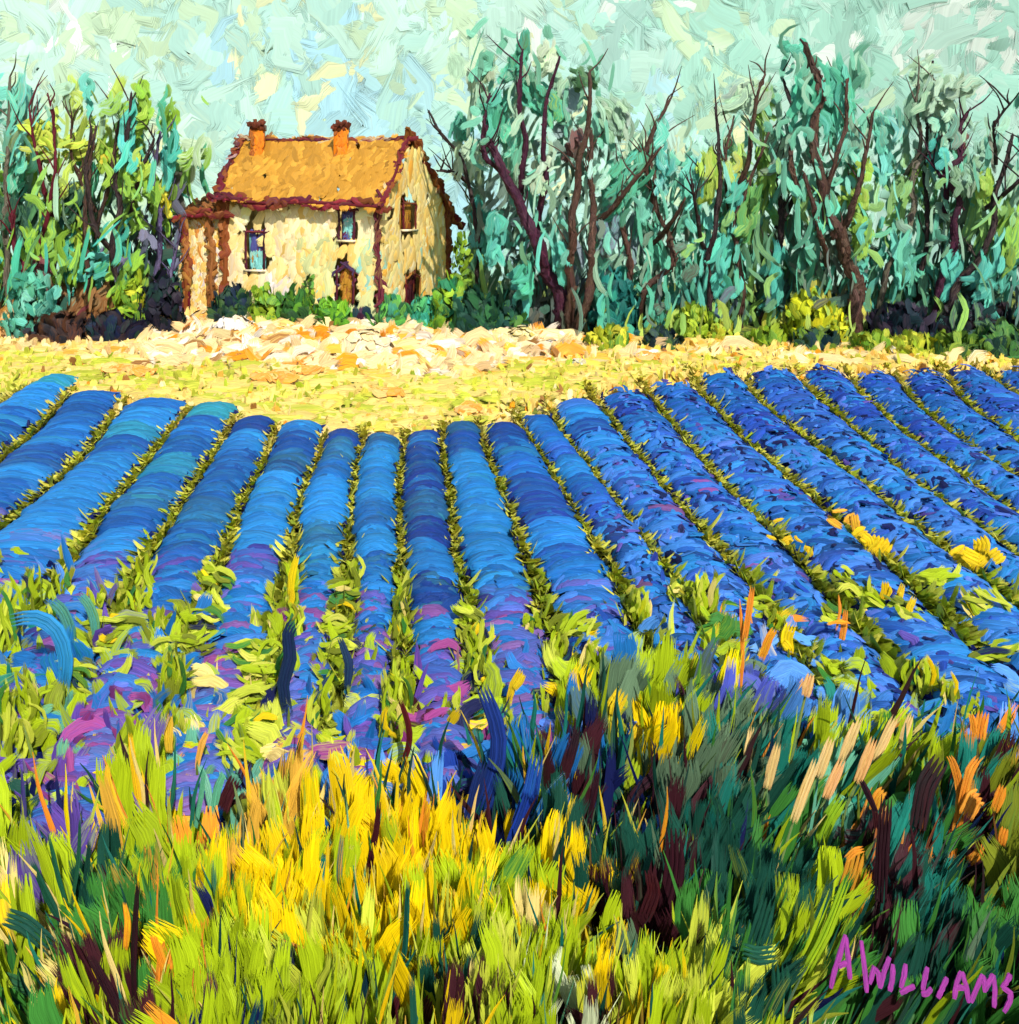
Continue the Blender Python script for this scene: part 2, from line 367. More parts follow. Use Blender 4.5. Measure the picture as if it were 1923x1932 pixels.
def mound(name, px, py, w, h, hexes, label, cat, group, strokes=60, depth=.0, ang0=1.4, mat=None):
    """a low heap or rounded bush: a lumpy core under short strokes"""
    Yb = float(y_of(py)) - depth; C0 = unproj(px, py, Yb); C0[2] = float(ground_z(C0[0], C0[1])) - .03
    sx = w * Yb / F / 2; sz = h * Yb / F; k = strokes
    pal = [lin(x) for x in hexes]
    t = rng.uniform(0, 2 * math.pi, k); q = rng.uniform(0, 1, k) ** .7
    el = np.arcsin(rng.uniform(.02, 1, k)); N = np.stack([np.cos(el) * np.cos(t), np.cos(el) * np.sin(t), np.sin(el)], -1)
    C = C0 + N * np.array([sx, sx * .7, sz]) * (rng.uniform(.66, 1.08, (k, 1)) if 'shrub' in name else rng.uniform(.86, 1.05, (k, 1)))
    D = np.cross(N, rng.normal(0, 1, (k, 3))) * .6 + (np.array([0, 0, .9]) if 'shrub' in name else 0) + N * (.35 if 'shrub' in name else 0)
    p = Paint()
    # core
    a = np.linspace(0, 2 * math.pi, 13)[:-1]; e = np.linspace(0, math.pi / 2, 5)
    V = np.array([C0 + np.array([math.cos(x) * math.cos(y) * sx, math.sin(x) * math.cos(y) * sx * .7, math.sin(y) * sz]) * (.68 if 'shrub' in name else .86) for y in e for x in a])
    Fq = [[i * 12 + j, i * 12 + (j + 1) % 12, (i + 1) * 12 + (j + 1) % 12, (i + 1) * 12 + j] for i in range(4) for j in range(12)]
    p.quads(V, Fq, pal[0] * .8, pal[-1])
    ia = rng.integers(0, len(pal), k); ib = rng.integers(0, len(pal), k); P_ = np.array(pal)
    p.dabs(C, D, N, rng.uniform(.3, .7, k) * min(sx, 1.2) + .1, rng.uniform(.2, .42, k) * min(sx, 1.2) + .05, jit(P_[ia], k, .18 if 'shrub' in name else .06), jit(P_[ib], k), curv=rng.normal(0, .2, k), bulge=.06)
    return p.build(name, mat=mat or M_SOLID, label=label, category=cat, group=group, origin=C0)
heaps = [(300, 634, 62, 40, ['f2cf90', 'e9b860', 'fae6c0', 'b07840'], 'striped round straw stook left of the annex'),
         (352, 622, 50, 20, ['f6e8d2', 'e8c48c', 'c08850'], 'low pale stone at the foot of the annex'),
         (388, 612, 62, 28, ['e8b860', 'f4d8a0', 'c48840'], 'ochre straw heap under the annex corner'),
         (440, 634, 88, 40, ['f8ecd8', 'f4dcb0', 'fdf6ea'], 'large white stone left of the orange patch'),
         (395, 650, 70, 18, ['8a5a34', 'e0b070', 'f2dcb8'], 'brown streaked stone in front of the stook'),
         (470, 622, 60, 20, ['f6e6c4', 'f0cf90', 'f8ecd8'], 'flat cream stone below the dark bush'),
         (540, 652, 90, 16, ['faf0dc', 'f2cf98', 'f0a860'], 'long pale stone right of the orange patch'),
         (605, 668, 76, 22, ['faf2e4', 'f0e0c8', 'f2b870'], 'white ribbed stone between two orange streaks'),
         (690, 676, 118, 52, ['f2dca6', 'ecd094', 'f8e8c8'], 'big smooth cream straw mound below the front door'),
         (740, 655, 42, 24, ['fdf4ee', 'f4dcc0', 'f0e4e0'], 'small whitish stone on top of the cream mound'),
         (790, 668, 80, 22, ['f4dcb0', 'f2b050', 'fae8c8'], 'peach stone beside the largest orange patch'),
         (985, 655, 60, 40, ['ecd890', 'f4e4b0', 'd8c060'], 'tall straw tuft under the big maroon tree'),
         (1040, 668, 96, 26, ['f8eedc', 'f4d8b0', 'fdf4ea'], 'white stone pile right of the straw tuft'),
         (1090, 690, 44, 18, ['f4e8d8', 'e0d0a0', 'a8b8a0'], 'grey white stone at the edge of the stone pile')]
for (x, y, w, h, hx, lb) in heaps:
    mound('stone_heap' if 'stone' in lb else 'straw_heap', x, y, w, h, hx, lb, 'stone' if 'stone' in lb else 'straw heap', None, 46, mat=M_SOLID)

# ------------------------------------------------------------------ lavender rows
GAPS = [
 [(55, 742), (0, 775)],
 [(134, 748), (90, 800), (44, 842), (0, 880)],
 [(234, 763), (201, 818), (161, 868), (114, 918), (67, 958), (0, 1010)],
 [(355, 785), (318, 830), (285, 874), (248, 918), (214, 954), (167, 1028), (60, 1180)],
 [(445, 800), (412, 851), (388, 897), (355, 944), (322, 998), (285, 1065), (190, 1240)],
 [(522, 818), (499, 881), (482, 921), (459, 961), (439, 1025), (400, 1120), (340, 1300)],
 [(612, 835), (603, 881), (576, 924), (559, 998), (549, 1078), (530, 1200), (490, 1400)],
 [(689, 818), (679, 867), (669, 909), (662, 978), (658, 1082), (650, 1220), (630, 1400)],
 [(766, 820), (759, 874), (754, 926), (755, 995), (757, 1082), (759, 1152), (760, 1400)],
 [(839, 812), (835, 874), (849, 943), (853, 995), (863, 1082), (880, 1134), (915, 1400)],
 [(901, 805), (915, 856), (936, 909), (964, 978), (981, 1030), (1012, 1117), (1085, 1350)],
 [(968, 775), (995, 832), (1026, 874), (1058, 926), (1085, 971), (1113, 1023), (1162, 1100), (1260, 1320)],
 [(1033, 757), (1051, 811), (1078, 850), (1117, 902), (1162, 957), (1193, 1006), (1270, 1110), (1400, 1320)],
 [(1108, 735), (1141, 784), (1176, 836), (1217, 881), (1262, 943), (1300, 985), (1400, 1100), (1560, 1320)],
 [(1203, 722), (1231, 763), (1265, 804), (1300, 853), (1345, 902), (1377, 936), (1480, 1040), (1700, 1300)],
 [(1305, 705), (1324, 752), (1366, 797), (1415, 846), (1470, 895), (1519, 936), (1590, 1000), (1830, 1230)],
 [(1392, 705), (1422, 752), (1470, 801), (1526, 842), (1600, 905), (1680, 970), (1960, 1190)],
 [(1498, 705), (1533, 752), (1588, 797), (1640, 850), (1700, 900), (1780, 960), (2000, 1120)],
 [(1593, 702), (1623, 752), (1672, 797), (1713, 832), (1775, 880), (1850, 935), (2000, 1040)],
 [(1675, 700), (1717, 756), (1759, 801), (1850, 868), (2000, 975)],
 [(1776, 700), (1807, 755), (1842, 788), (1923, 850), (2010, 910)],
 [(1845, 700), (1901, 742), (1990, 800), (2060, 850)],
 [(1915, 692), (1975, 730), (2060, 780), (2120, 820)],
 [(1990, 690), (2060, 735), (2140, 780)]]
TOPS = [703, 730, 750, 757, 784, 794, 807, 815, 808, 797, 797, 776, 749, 735, 725, 700, 693, 693, 700, 700, 693, 695, 682]
ROWLAB = ['short row with a teal rounded top at the far left edge', 'dark blue lavender row second from the left edge', 'lavender row ending under the left tip of the straw field',
 'broad smooth lavender row with a bright teal cap', 'lavender row with a teal cap, just right of the broad smooth one', 'lavender row with a pale teal streak at its top',
 'indigo lavender row where the straw rim dips lowest on the left', 'narrow lavender row left of the lowest dip of straw', 'green tinged lavender row just left of the centre line',
 'straight upright lavender row running down the middle', 'lavender row with an orange fleck at its top, right of the upright one', 'lavender row with horizontal bands and a bright wide foot',
 'lavender row beginning under the step in the straw edge', 'light blue lavender row of broken bands', 'violet topped lavender row right of the broken bands', 'wide royal blue row with the highest rounded top',
 'lavender row with a light blue arched cap', 'lavender row with a dark arched cap under the yellow bushes', 'slanting lavender row with a light smooth top', 'slanting lavender row between the two brightest green strips',
 'slanting lavender row with a navy edge', 'slanting lavender row right of the bright green wedge', 'last lavender row running out at the right edge']
def ground_pts(poly):
    a = np.array(poly, float); Y = y_of(a[:, 1]); X = (a[:, 0] - CX) * Y / F
    return X, Y
BL = {k: lin(v) for k, v in dict(a='165098', b='1a62ae', c='2682c8', d='183f88', e='192e7e', f='264cb0', g='4480d6', h='5c7ce0', n='10164c', t='2f93a8', u='2a6a8c', p='6050a8', m='944a8c', r='7a2a50', q='244f78').items()}
def row_tok(i, px, py):
    k = rng.random()
    if i in (0, 3, 4, 5) and py < 800 + (i == 5) * 10 and py < TOPS[i] + 45: return 'tct'
    if px > 1180 and py < 840: return 'fed' if k < .6 else 'afc'
    if px > 1150:
        if k < .1: return 'nef'
        if py > 930 and px < 1500 and k < .15: return 'rpm'
        return 'cgf' if k < .45 else ('fgb' if k < .7 else ('gch' if k < .88 else 'efa'))
    if py > 1250: return 'pmb' if k < .4 else ('cbp' if k < .75 else 'mph')
    if py > 1150: return 'cbg' if k < .55 else ('pme' if k < .72 else ('but' if k < .85 else 'mph'))
    if py > 1080 and px < 560: return 'pce' if k < .4 else 'bcp'
    if py > 980 and px < 230: return 'pmc' if k < .35 else 'cbd'
    if px < 420: return 'abd' if k < .5 else ('cbt' if k < .8 else 'cua')
    if px > 980: return 'bcf' if k < .6 else ('feb' if k < .85 else 'cgf')
    if 640 < px < 720 and k < .3: return 'ucb'
    return 'dae' if (py < 880 or (770 < px < 850)) and k < .75 else ('cba' if k < .75 else ('cut' if k < .9 else 'uqd'))
def build_rows():
    for i in range(len(GAPS) - 1):
        XL, YL = ground_pts(GAPS[i]); XR, YR = ground_pts(GAPS[i + 1])
        far = float(y_of(TOPS[i] + 22)); near = 12.2 if i < 11 else 13.6
        near = max(near, min(YL.min(), YR.min()) - .5) if i in (0, 21, 22) else near
        fl = lambda Y: np.interp(Y, YL[::-1], XL[::-1], left=None)
        def ext(Y, Xa, Ya):
            o = np.interp(Y, Ya[::-1], Xa[::-1]); s = (Xa[-1] - Xa[-2]) / (Ya[-1] - Ya[-2])
            s0 = (Xa[1] - Xa[0]) / (Ya[1] - Ya[0])
            return np.where(Y < Ya[-1], Xa[-1] + s * (Y - Ya[-1]), np.where(Y > Ya[0], Xa[0] + s0 * .4 * (Y - Ya[0]), o))
        Ym = .5 * (far + near); Cx = float(.5 * (ext(far, XL, YL) + ext(far, XR, YR)))
        root = thing('lavender_row', (Cx, far, float(ground_z(Cx, far))), ROWLAB[i], 'lavender', 'rows of lavender across the field')
        edges = [far]; 
        while edges[-1] > near + .6: edges.append(edges[-1] - rng.uniform(.9, 1.5))
        H = .42
        for a, b in zip(edges[:-1], edges[1:]):
            p = Paint()
            # lumpy core under the strokes
            ys = np.linspace(a, b - .05, 4); th = np.linspace(0, math.pi, 7)
            hh = H * np.clip((far + .02 - ys) / .5, .15, 1) ** .5
            xl = ext(ys, XL, YL); xr = ext(ys, XR, YR); c = .5 * (xl + xr); hw = np.maximum(.5 * (xr - xl) * .8, .24)
            lump = 1 + .06 * np.sin(ys * 5 + i)
            V = np.array([[c[k] - math.cos(t) * hw[k] * .9, ys[k], float(ground_z(c[k], ys[k])) - .03 + math.sin(t) * hh[k] * .86 * lump[k]] for k in range(4) for t in th])
            Fq = [[k * 7 + j, k * 7 + j + 1, (k + 1) * 7 + j + 1, (k + 1) * 7 + j] for k in range(3) for j in range(6)]
            p.quads(V, Fq, BL['e'], BL['n'])
            # arched strokes laid across the row
            pxm = CX + F * float(c.mean()) / float(ys.mean()); pym = HY + F * (CZ - float(ground_z(c.mean(), ys.mean()))) / float(ys.mean())
            messy = pxm > 1150 or pym > 1090
            band = pick(BL, ['cgf' if messy and pxm > 1150 else row_tok(i, pxm, pym)])[0][0]
            n = int(30 * (a - b)) if not messy else int(34 * (a - b))
            yy = rng.uniform(b, a, n); xl = ext(yy, XL, YL); xr = ext(yy, XR, YR); cc = .5 * (xl + xr); hw = np.maximum(.5 * (xr - xl) * .81, .26) * rng.uniform(.86, 1.08, n)
            hh = H * np.clip((far + .05 - yy) / .5, .12, 1) ** .5
            ca, cb, _ = pick(BL, [row_tok(i, pxm, pym) for _ in range(n)])
            mixb = .7 if not messy else .3
            ca = ca * (1 - mixb) + band * mixb; cb = .6 * cb + .4 * ca
            K = 8; t0 = rng.uniform(.02, .3, n); t1 = 1 - rng.uniform(.02, .3, n)
            if messy: t0 = rng.uniform(0, .6, n); t1 = t0 + rng.uniform(.25, .5, n)
            tt = (t0[:, None] + (t1 - t0)[:, None] * np.linspace(0, 1, K)[None, :]) * math.pi
            lf = rng.uniform(.98, 1.14, n)[:, None]
            PX = cc[:, None] - np.cos(tt) * hw[:, None] * lf; PZ = np.sin(tt) * hh[:, None] * lf
            PY = yy[:, None] - .10 * np.sin(tt) + rng.normal(0, .02, (n, K)) + rng.normal(0, .12, n)[:, None] * np.linspace(-1, 1, K)[None, :]
            P = np.stack([PX, PY, ground_z(PX, PY) + PZ - .02], -1)
            T = norm(np.gradient(P, axis=1)); N = norm(np.stack([-np.cos(tt) * .7, -np.full(tt.shape, .35), np.sin(tt) + .15], -1))
            S = norm(np.cross(T, N)); N = norm(np.cross(S, T))
            W = (rng.uniform(.16, .5, n) if not messy else rng.uniform(.16, .44, n))[:, None] * np.interp(np.linspace(0, 1, K), [0, .15, .5, .85, 1], [.5, .9, 1, .9, .5])[None, :]
            if messy: W = W * .8
            p.ribbons(P, S, N, W, ca, cb, .16)
            if pxm > 1120:
                n = int(16 * (a - b)); yy = rng.uniform(b, a, n); xl = ext(yy, XL, YL); xr = ext(yy, XR, YR); cc = .5 * (xl + xr); hw = np.maximum(.5 * (xr - xl) * .81, .26) * rng.uniform(.86, 1.08, n)
                tq = rng.uniform(.12, .88, n) * math.pi; X = cc - np.cos(tq) * hw * 1.06; Zq = np.sin(tq) * H * 1.1
                slope = (ext(a, XL, YL) - ext(b, XL, YL)) / (a - b)
                ca, cb, _ = pick(BL, ['gch' if q < .45 else ('nep' if q < .72 else 'bfg') for q in rng.random(n)])
                p.dabs(np.stack([X, yy, ground_z(X, yy) + Zq], -1), np.stack([-slope + rng.normal(0, .25, n), -np.ones(n), rng.normal(-.1, .15, n)], -1),
                       np.stack([-np.cos(tq), -np.full(n, .4), np.sin(tq) + .2], -1), rng.uniform(.3, .8, n), rng.uniform(.08, .2, n), ca, cb, curv=rng.normal(0, .22, n), wav=.3, bulge=.1)
            # shade painted as navy strokes low on both flanks
            n = int(34 * (a - b)); yy = rng.uniform(b, a, n); sd_ = np.where(rng.random(n) < .6, 1, -1)
            xl = ext(yy, XL, YL); xr = ext(yy, XR, YR); cc = .5 * (xl + xr); hw = np.maximum(.5 * (xr - xl) * .81, .26) * rng.uniform(.86, 1.08, n)
            X = cc + sd_ * hw * rng.uniform(.9, 1.12, n); C = np.stack([X, yy, ground_z(X, yy) + rng.uniform(.0, .17, n)], -1)
            D = np.stack([np.full(n, 0.) - sd_ * .3, -np.ones(n) * .7, rng.uniform(-.1, .7, n)], -1)
            p.dabs(C, D, np.stack([sd_ * 1.0, -np.ones(n), np.full(n, .9)], -1), rng.uniform(.22, .5, n), rng.uniform(.08, .2, n),
                   jit(BL['n'] * 1.1, n), jit(BL['e'], n), curv=rng.normal(0, .2, n), bulge=.2)
            p.build('lavender_bush', parent=root, mat=M_SOLID)
build_rows()

def build_strips():
    """weedy strips between the rows, one strip to a gap"""
    pal = {k: lin(v) for k, v in dict(y='e8e05c', g='ccd04c', o='a4a83c', s='e6d670', b='222c28', G='a8bc28', Y='e6d020').items()}
    sl = ['left of the second row', 'between the second and third rows', 'between the third row and the broad smooth one', 'right of the broad smooth row', 'between the two teal capped rows',
          'right of the row with the pale teal streak', 'right of the indigo row', 'left of the green tinged row', 'on the left side of the straight upright row', 'on the right side of the straight upright row', 'left of the row with horizontal bands',
          'left of the row starting at the straw step', 'left of the light blue broken row', 'right of the light blue broken row', 'left of the widest royal blue row', 'left of the light arched cap', 'right of the light arched cap',
          'right of the dark arched cap', 'bright green wedge beside the smooth topped row', 'thin strip left of the navy edged row', 'short bright green strip near the right end', 'faint strip near the right edge']
    for i in range(0, len(GAPS) - 1):
        X, Y = ground_pts(GAPS[i]); far, near = Y[0] + .35, max(Y[-1], 13.4)
        L = far - near; n = int(L * 75) + 10
        yy = rng.uniform(near, far, n); xx = np.interp(yy, Y[::-1], X[::-1]) + rng.normal(0, 1, n) * np.interp(yy, [13, 16, 19, 30], [.2, .16, .065, .055]) * (1.5 if i >= 16 else 1) - .02
        px = CX + F * xx / yy; py = HY + F * (CZ - ground_z(xx, yy)) / yy
        bright = (i >= 16) | (i in (3, 4, 5))
        tok = ['syg' if q < GAPS[i][0][1] + 45 else ('Ggo' if q > 1080 and rng.random() < .8 else 'yGg' if bright or rng.random() < .35 else ('ygo' if rng.random() < .82 else 'bo')) for q in py]
        if i in (9, 12, 13, 15, 16): tok = [t if (t != 'gyo' or rng.random() < .5) else 'ob' for t in tok]
        ca, cb, _ = pick(pal, tok)
        C = np.stack([xx, yy, ground_z(xx, yy) + rng.uniform(.02, .13, n)], -1); p = Paint()
        near_ = np.clip((py - 960) / 220, 0, 1) * np.interp(px, [0, 300, 700, 800, 1000, 1300, 1923], [1, 1, 1, .5, .6, .8, .5])
        tx = np.gradient(X) / np.gradient(Y); dirx = np.interp(yy, Y[::-1], tx[::-1])
        D = np.stack([dirx * -.7 + rng.normal(0, .35, n), -np.full(n, .8), rng.uniform(.05, .65, n) + .4 * near_], -1)
        p.dabs(C, D, np.stack([rng.normal(0, .3, n), -np.ones(n), np.full(n, 1.1)], -1), rng.uniform(.2, .48, n) * (1 + .5 * near_), rng.uniform(.07, .15, n) * (1 + .9 * near_), ca, cb, curv=rng.normal(0, .3, n), root=True, bulge=.08, K=5)
        p.build('weed_strip', mat=M_DRY, kind='stuff', label='yellow green weeds ' + sl[i].replace('bright green wedge', 'in the bright wedge') if i < len(sl) else None)
build_strips()

# ------------------------------------------------------------------ house
def box(p, a, b, c, d, z0, z1, ca, cb):
    """prism over the quad a,b,c,d (x,y)"""
    V = [(*q, z0) for q in (a, b, c, d)] + [(*q, z1) for q in (a, b, c, d)]
    p.quads(V, [[0, 3, 2, 1], [4, 5, 6, 7], [0, 1, 5, 4], [1, 2, 6, 5], [2, 3, 7, 6], [3, 0, 4, 7]], ca, cb)
HC = {k: lin(v) for k, v in dict(y='f9da8c', Y='f9cc6c', c='fae6b2', p='f0d8b0', g='cfd494', t='9fd8c4', o='eda83c', w='f2e2d6', r='d88a3a', b='8a4a20', m='6a1c28', M='441824', k='c8842c', K='dc9a34', O='f48414', v='565a9c', a='86d2cc').items()}
A = np.array([-11.92, 40.0]); B = np.array([-5.2, 38.0]); Cn = np.array([-2.92, 44.5]); Dn = A + np.array([1.95, 6.5])
Z0, ZE, ZR = 5.9, 10.95, 13.55
def lp(a, b, t): return a + (b - a) * t
house = thing('cottage', (A[0] * .5 + B[0] * .5, 39.0, Z0), 'yellow two storey cottage with ochre roof and two orange chimneys behind the straw field', 'house')
def wall_panel(a, b, z0, z1, holes, thick, ca, cb, name, apex=None):
    """a wall from a to b with real openings (u0,u1,z0,z1), built as a grid of cells"""
    d = b - a; Lw = np.linalg.norm(d); u = d / Lw; nrm_ = np.array([u[1], -u[0]])
    us = sorted({0, 1, *[h[0] for h in holes], *[h[1] for h in holes]}); zz = sorted({z0, z1, *[h[2] for h in holes], *[h[3] for h in holes]})
    p = Paint()
    for i in range(len(us) - 1):
        for j in range(len(zz) - 1):
            um, zm = .5 * (us[i] + us[i + 1]), .5 * (zz[j] + zz[j + 1])
            if any(h[0] < um < h[1] and h[2] < zm < h[3] for h in holes): continue
            q0, q1 = a + d * us[i], a + d * us[i + 1]; inn = -nrm_ * thick
            box(p, q0, q1, q1 + inn, q0 + inn, zz[j], zz[j + 1], ca, cb)
    if apex is not None:
        m = a + d * .5; inn = -nrm_ * thick
        V = [(*a, z1), (*b, z1), (*m, apex), (*(a + inn), z1), (*(b + inn), z1), (*(m + inn), apex)]
        p.quads(V, [[0, 1, 2, 2], [3, 5, 4, 4], [0, 2, 5, 3], [2, 1, 4, 5]], ca, cb)
    return p, u, nrm_, Lw
def wall_strokes(p, a, b, z0, z1, n, tokf, holes, apex=None, ang=None, size=1.0, lift=.03):
    d = b - a; u = norm(d); nr = np.array([u[1], -u[0], 0.]); Lw = np.linalg.norm(d)
    U = rng.random(n); Zt = rng.uniform(z0, apex or z1, n)
    keep = np.ones(n, bool)
    if apex: keep &= Zt < z1 + (apex - z1) * (1 - np.abs(U - .5) * 2) - .15
    for h in holes: keep &= ~((U > h[0] - .3 / Lw) & (U < h[1] + .3 / Lw) & (Zt > h[2] - .45) & (Zt < h[3] + .45))
    keep &= (U > .02) & (U < .98); U, Zt = U[keep], Zt[keep]; n = len(U)
    ca, cb, _ = pick(HC, [tokf(x, (z - z0) / (z1 - z0)) for x, z in zip(U, Zt)])
    C = np.concatenate([a + d * U[:, None], Zt[:, None]], 1) + nr * rng.uniform(.015, .04, (n, 1))
    an = rng.normal(1.4, .45, n) if ang is None else rng.normal(ang, .3, n)
    D = np.array([u[0], u[1], 0]) * np.cos(an)[:, None] + np.array([0, 0, 1.]) * np.sin(an)[:, None]
    p.dabs(C, D, nr, rng.uniform(.6, 1.4, n) * size, rng.uniform(.24, .55, n) * size, ca, cb, curv=rng.normal(0, .12, n), wav=rng.uniform(0, .15, n), bulge=.06)
def px_u(px, a, b):      # wall coordinate of a picture column
    t = np.linspace(0, 1, 2001); q = a[None, :] + (b - a)[None, :] * t[:, None]
    return float(t[np.argmin(np.abs(CX + F * q[:, 0] / q[:, 1] - px))])
def hole(px0, px1, py0, py1, a, b):
    u0, u1 = px_u(px0, a, b), px_u(px1, a, b); Ym = float(lp(a, b, .5 * (u0 + u1))[1])
    z = lambda py: CZ - (py - HY) * Ym / F
    return (u0, u1, z(py1), z(py0))
front_h = [hole(467, 498, 437, 508, A, B), hole(642, 667, 396, 452, A, B), hole(638, 666, 506, 572, A, B)]
gable_h = [hole(760, 782, 384, 432, B, Cn), hole(765, 790, 520, 590, B, Cn)]
def tok_front(u, v):
    k = rng.random()
    if v < .22: return 'gyt' if k < .5 else 'cgw'
    if u > .78 and v < .75: return 'gty' if k < .5 else 'yYg'
    if .5 < u < .8 and v < .75: return 'gYy' if k < .5 else 'yYg'
    if .25 < u < .4 and v < .4: return 'wcp'
    return 'cyy' if k < .7 else 'cYp'
def tok_gab(u, v):
    k = rng.random(); return 'yYc' if k < .62 else ('Yoy' if k < .8 else ('ytg' if v < .6 else 'yYc'))
p, *_ = wall_panel(A, B, Z0, ZE, front_h, .3, HC['y'], HC['c'], 'wall'); wall_strokes(p, A, B, Z0, ZE - .6, 700, tok_front, front_h)
p.build('front_wall', parent=house, mat=M_WALL)
p, *_ = wall_panel(B, Cn, Z0, ZE, gable_h, .3, HC['y'], HC['Y'], 'wall', apex=ZR - .15); wall_strokes(p, B, Cn, Z0, ZE, 650, tok_gab, gable_h, apex=ZR - .2)
p.build('gable_wall', parent=house, mat=M_WALL)
p, *_ = wall_panel(Cn, Dn, Z0, ZE, [], .3, HC['y'], HC['Y'], 'wall'); p.build('back_wall', parent=house, mat=M_SOLID)
p, *_ = wall_panel(Dn, A, Z0, ZE, [], .3, HC['y'], HC['Y'], 'wall', apex=ZR - .3); p.build('end_wall', parent=house, mat=M_SOLID)
# roof: four corners at the eaves, two on the ridge
def P3(px, py, Y): return unproj(px, py, Y)
E1, E2 = P3(412, 372, 39.6), P3(722, 388, 37.55); R1, R2 = P3(456, 266, 43.2), P3(772, 262, 41.2)
E3, E4 = P3(866, 420, 45.2), P3(520, 395, 47.0)
def slab(p, q, th, ca, cb, nseg=1):
    q = [np.array(x, float) for x in q]; n = norm(np.cross(q[1] - q[0], q[3] - q[0])); n = n if n[2] > 0 else -n
    V = [*q] + [x - n * th for x in q]
    p.quads(V, [[0, 1, 2, 3], [4, 7, 6, 5], [0, 4, 5, 1], [1, 5, 6, 2], [2, 6, 7, 3], [3, 7, 4, 0]], ca, cb); return n
def roof_part(q, n, name, kk):
    p = Paint(); nr = slab(p, q, .16, HC['k'], HC['K']); q = [np.array(x) for x in q]
    U, V = rng.random(n), rng.random(n); C = lp(q[0], q[1], 0)[None] + (q[1] - q[0])[None] * U[:, None]; Ct = q[3][None] + (q[2] - q[3])[None] * U[:, None]
    Cc = C + (Ct - C) * (V[:, None] * .94 + .03) + nr * rng.uniform(.01, .05, (n, 1)); D = norm(Ct - C) + norm(q[1] - q[0]) * rng.normal(-.05, .35, (n, 1))
    ca, cb, _ = pick(HC, [kk for _ in range(n)])
    p.dabs(Cc, D, nr, rng.uniform(.7, 1.6, n), rng.uniform(.24, .5, n), ca, .5 * ca + .5 * cb, curv=rng.normal(0, .1, n), bulge=.04)
    return p.build(name, parent=house, mat=M_WALL)
HC['k'] = lin('bc862c'); HC['K'] = lin('ce9636')
roof = roof_part([E1, E2, R2, R1], 480, 'roof', 'kK'); roof_part([E3, E4, R1, R2], 200, 'roof', 'kKb')
def wobble_line(p, pts, w, hexes, n_dabs=None, nrm=(0, -1, .25), amp=.5, L=.55):
    """a painted board: overlapping wavy strokes along a 3-D line, with a solid core"""
    pts = np.array(pts, float); d = np.r_[0, np.cumsum(np.linalg.norm(np.diff(pts, axis=0), axis=1))]
    n = n_dabs or int(d[-1] * 5) + 4; t = np.linspace(0, d[-1], n)
    C = np.stack([np.interp(t, d, pts[:, i]) for i in range(3)], -1); T = norm(np.gradient(C, axis=0))
    pal = np.array([lin(h) for h in hexes]); ca = pal[rng.integers(0, len(pal), n)]; cb = pal[rng.integers(0, len(pal), n)]
    C = C + rng.normal(0, w * .16, (n, 3)); C[:, 2] += amp * w * np.sin(t * 2.2)
    p.dabs(C, T + rng.normal(0, .14, (n, 3)), np.array(nrm), 1.35 * L * rng.uniform(.7, 1.4, n), w * rng.uniform(.5, 1.1, n), jit(ca, n), jit(cb, n), curv=rng.normal(0, .14, n), wav=.3, prof='bar', bulge=.16)
def core(p, pts, r, c): p.tube(pts, [r] * len(pts), lin(c), lin(c) * .7, sides=6)
off = np.array([0, -.12, -.05])
for nm, pts, w, hx in (('eaves_board', [E1 + off, lp(E1, E2, .3) + off + [0, 0, -.12], lp(E1, E2, .62) + off + [0, 0, .05], lp(E1, E2, .85) + off, E2 + off], .26, ['6a1c28', '8a2c34', '5a2030', '7a4020']),
                       ('ridge_tiles', [R1 + [0, -.1, .08], lp(R1, R2, .3) + [0, -.1, .02], lp(R1, R2, .5) + [0, -.1, -.1], lp(R1, R2, .8) + [0, -.1, -.15], R2 + [0, -.1, .05]], .2, ['5a2030', '7a2c30', '8a5a28', 'd0b890']),
                       ('bargeboard', [E2 + [0, -.08, 0], lp(E2, R2, .5) + [0, -.1, 0], R2 + [0, -.1, .1]], .2, ['6a1c28', '8a4a20', '7a2c30']),
                       ('bargeboard', [R2 + [.05, -.1, .12], lp(R2, E3, .5) + [.0, -.1, .05], E3 + [0, -.1, -.1]], .34, ['8a4a20', '7a3a20', '6a1c28', 'b07838']),
                       ('bargeboard', [R1 + [-.05, -.1, .05], lp(R1, E1, .5) + [-.1, -.15, .05], E1 + [-.1, -.1, 0]], .24, ['5a2030', '6a1c28', '8a4a20', 'c0a0a0'])):
    p = Paint(); core(p, pts, w * .28, hx[0]); wobble_line(p, pts, w, hx); p.build(nm, parent=house)
# corner quoins, painted timber
for nm, (q, wd, hx) in (('corner_post', (A, .34, ['8a4a20', '9a6030', '7a3a24'])), ('corner_post', (B, .15, ['6a2434', '8a5a40', '5a2030'])), ('corner_post', (Cn + [.02, -.05], .3, ['8a4a20', '6a1c28', '7a4a20']))):
    pts = [(q[0] - .02, q[1] - .1, Z0 + .1), (q[0] + .05, q[1] - .12, Z0 + 1.6), (q[0] - .03, q[1] - .12, Z0 + 3.2), (q[0], q[1] - .1, ZE)]
    p = Paint(); core(p, pts, wd * .3, hx[0]); wobble_line(p, pts, wd, hx, nrm=(.1, -1, 0), amp=.2); p.build(nm, parent=house)
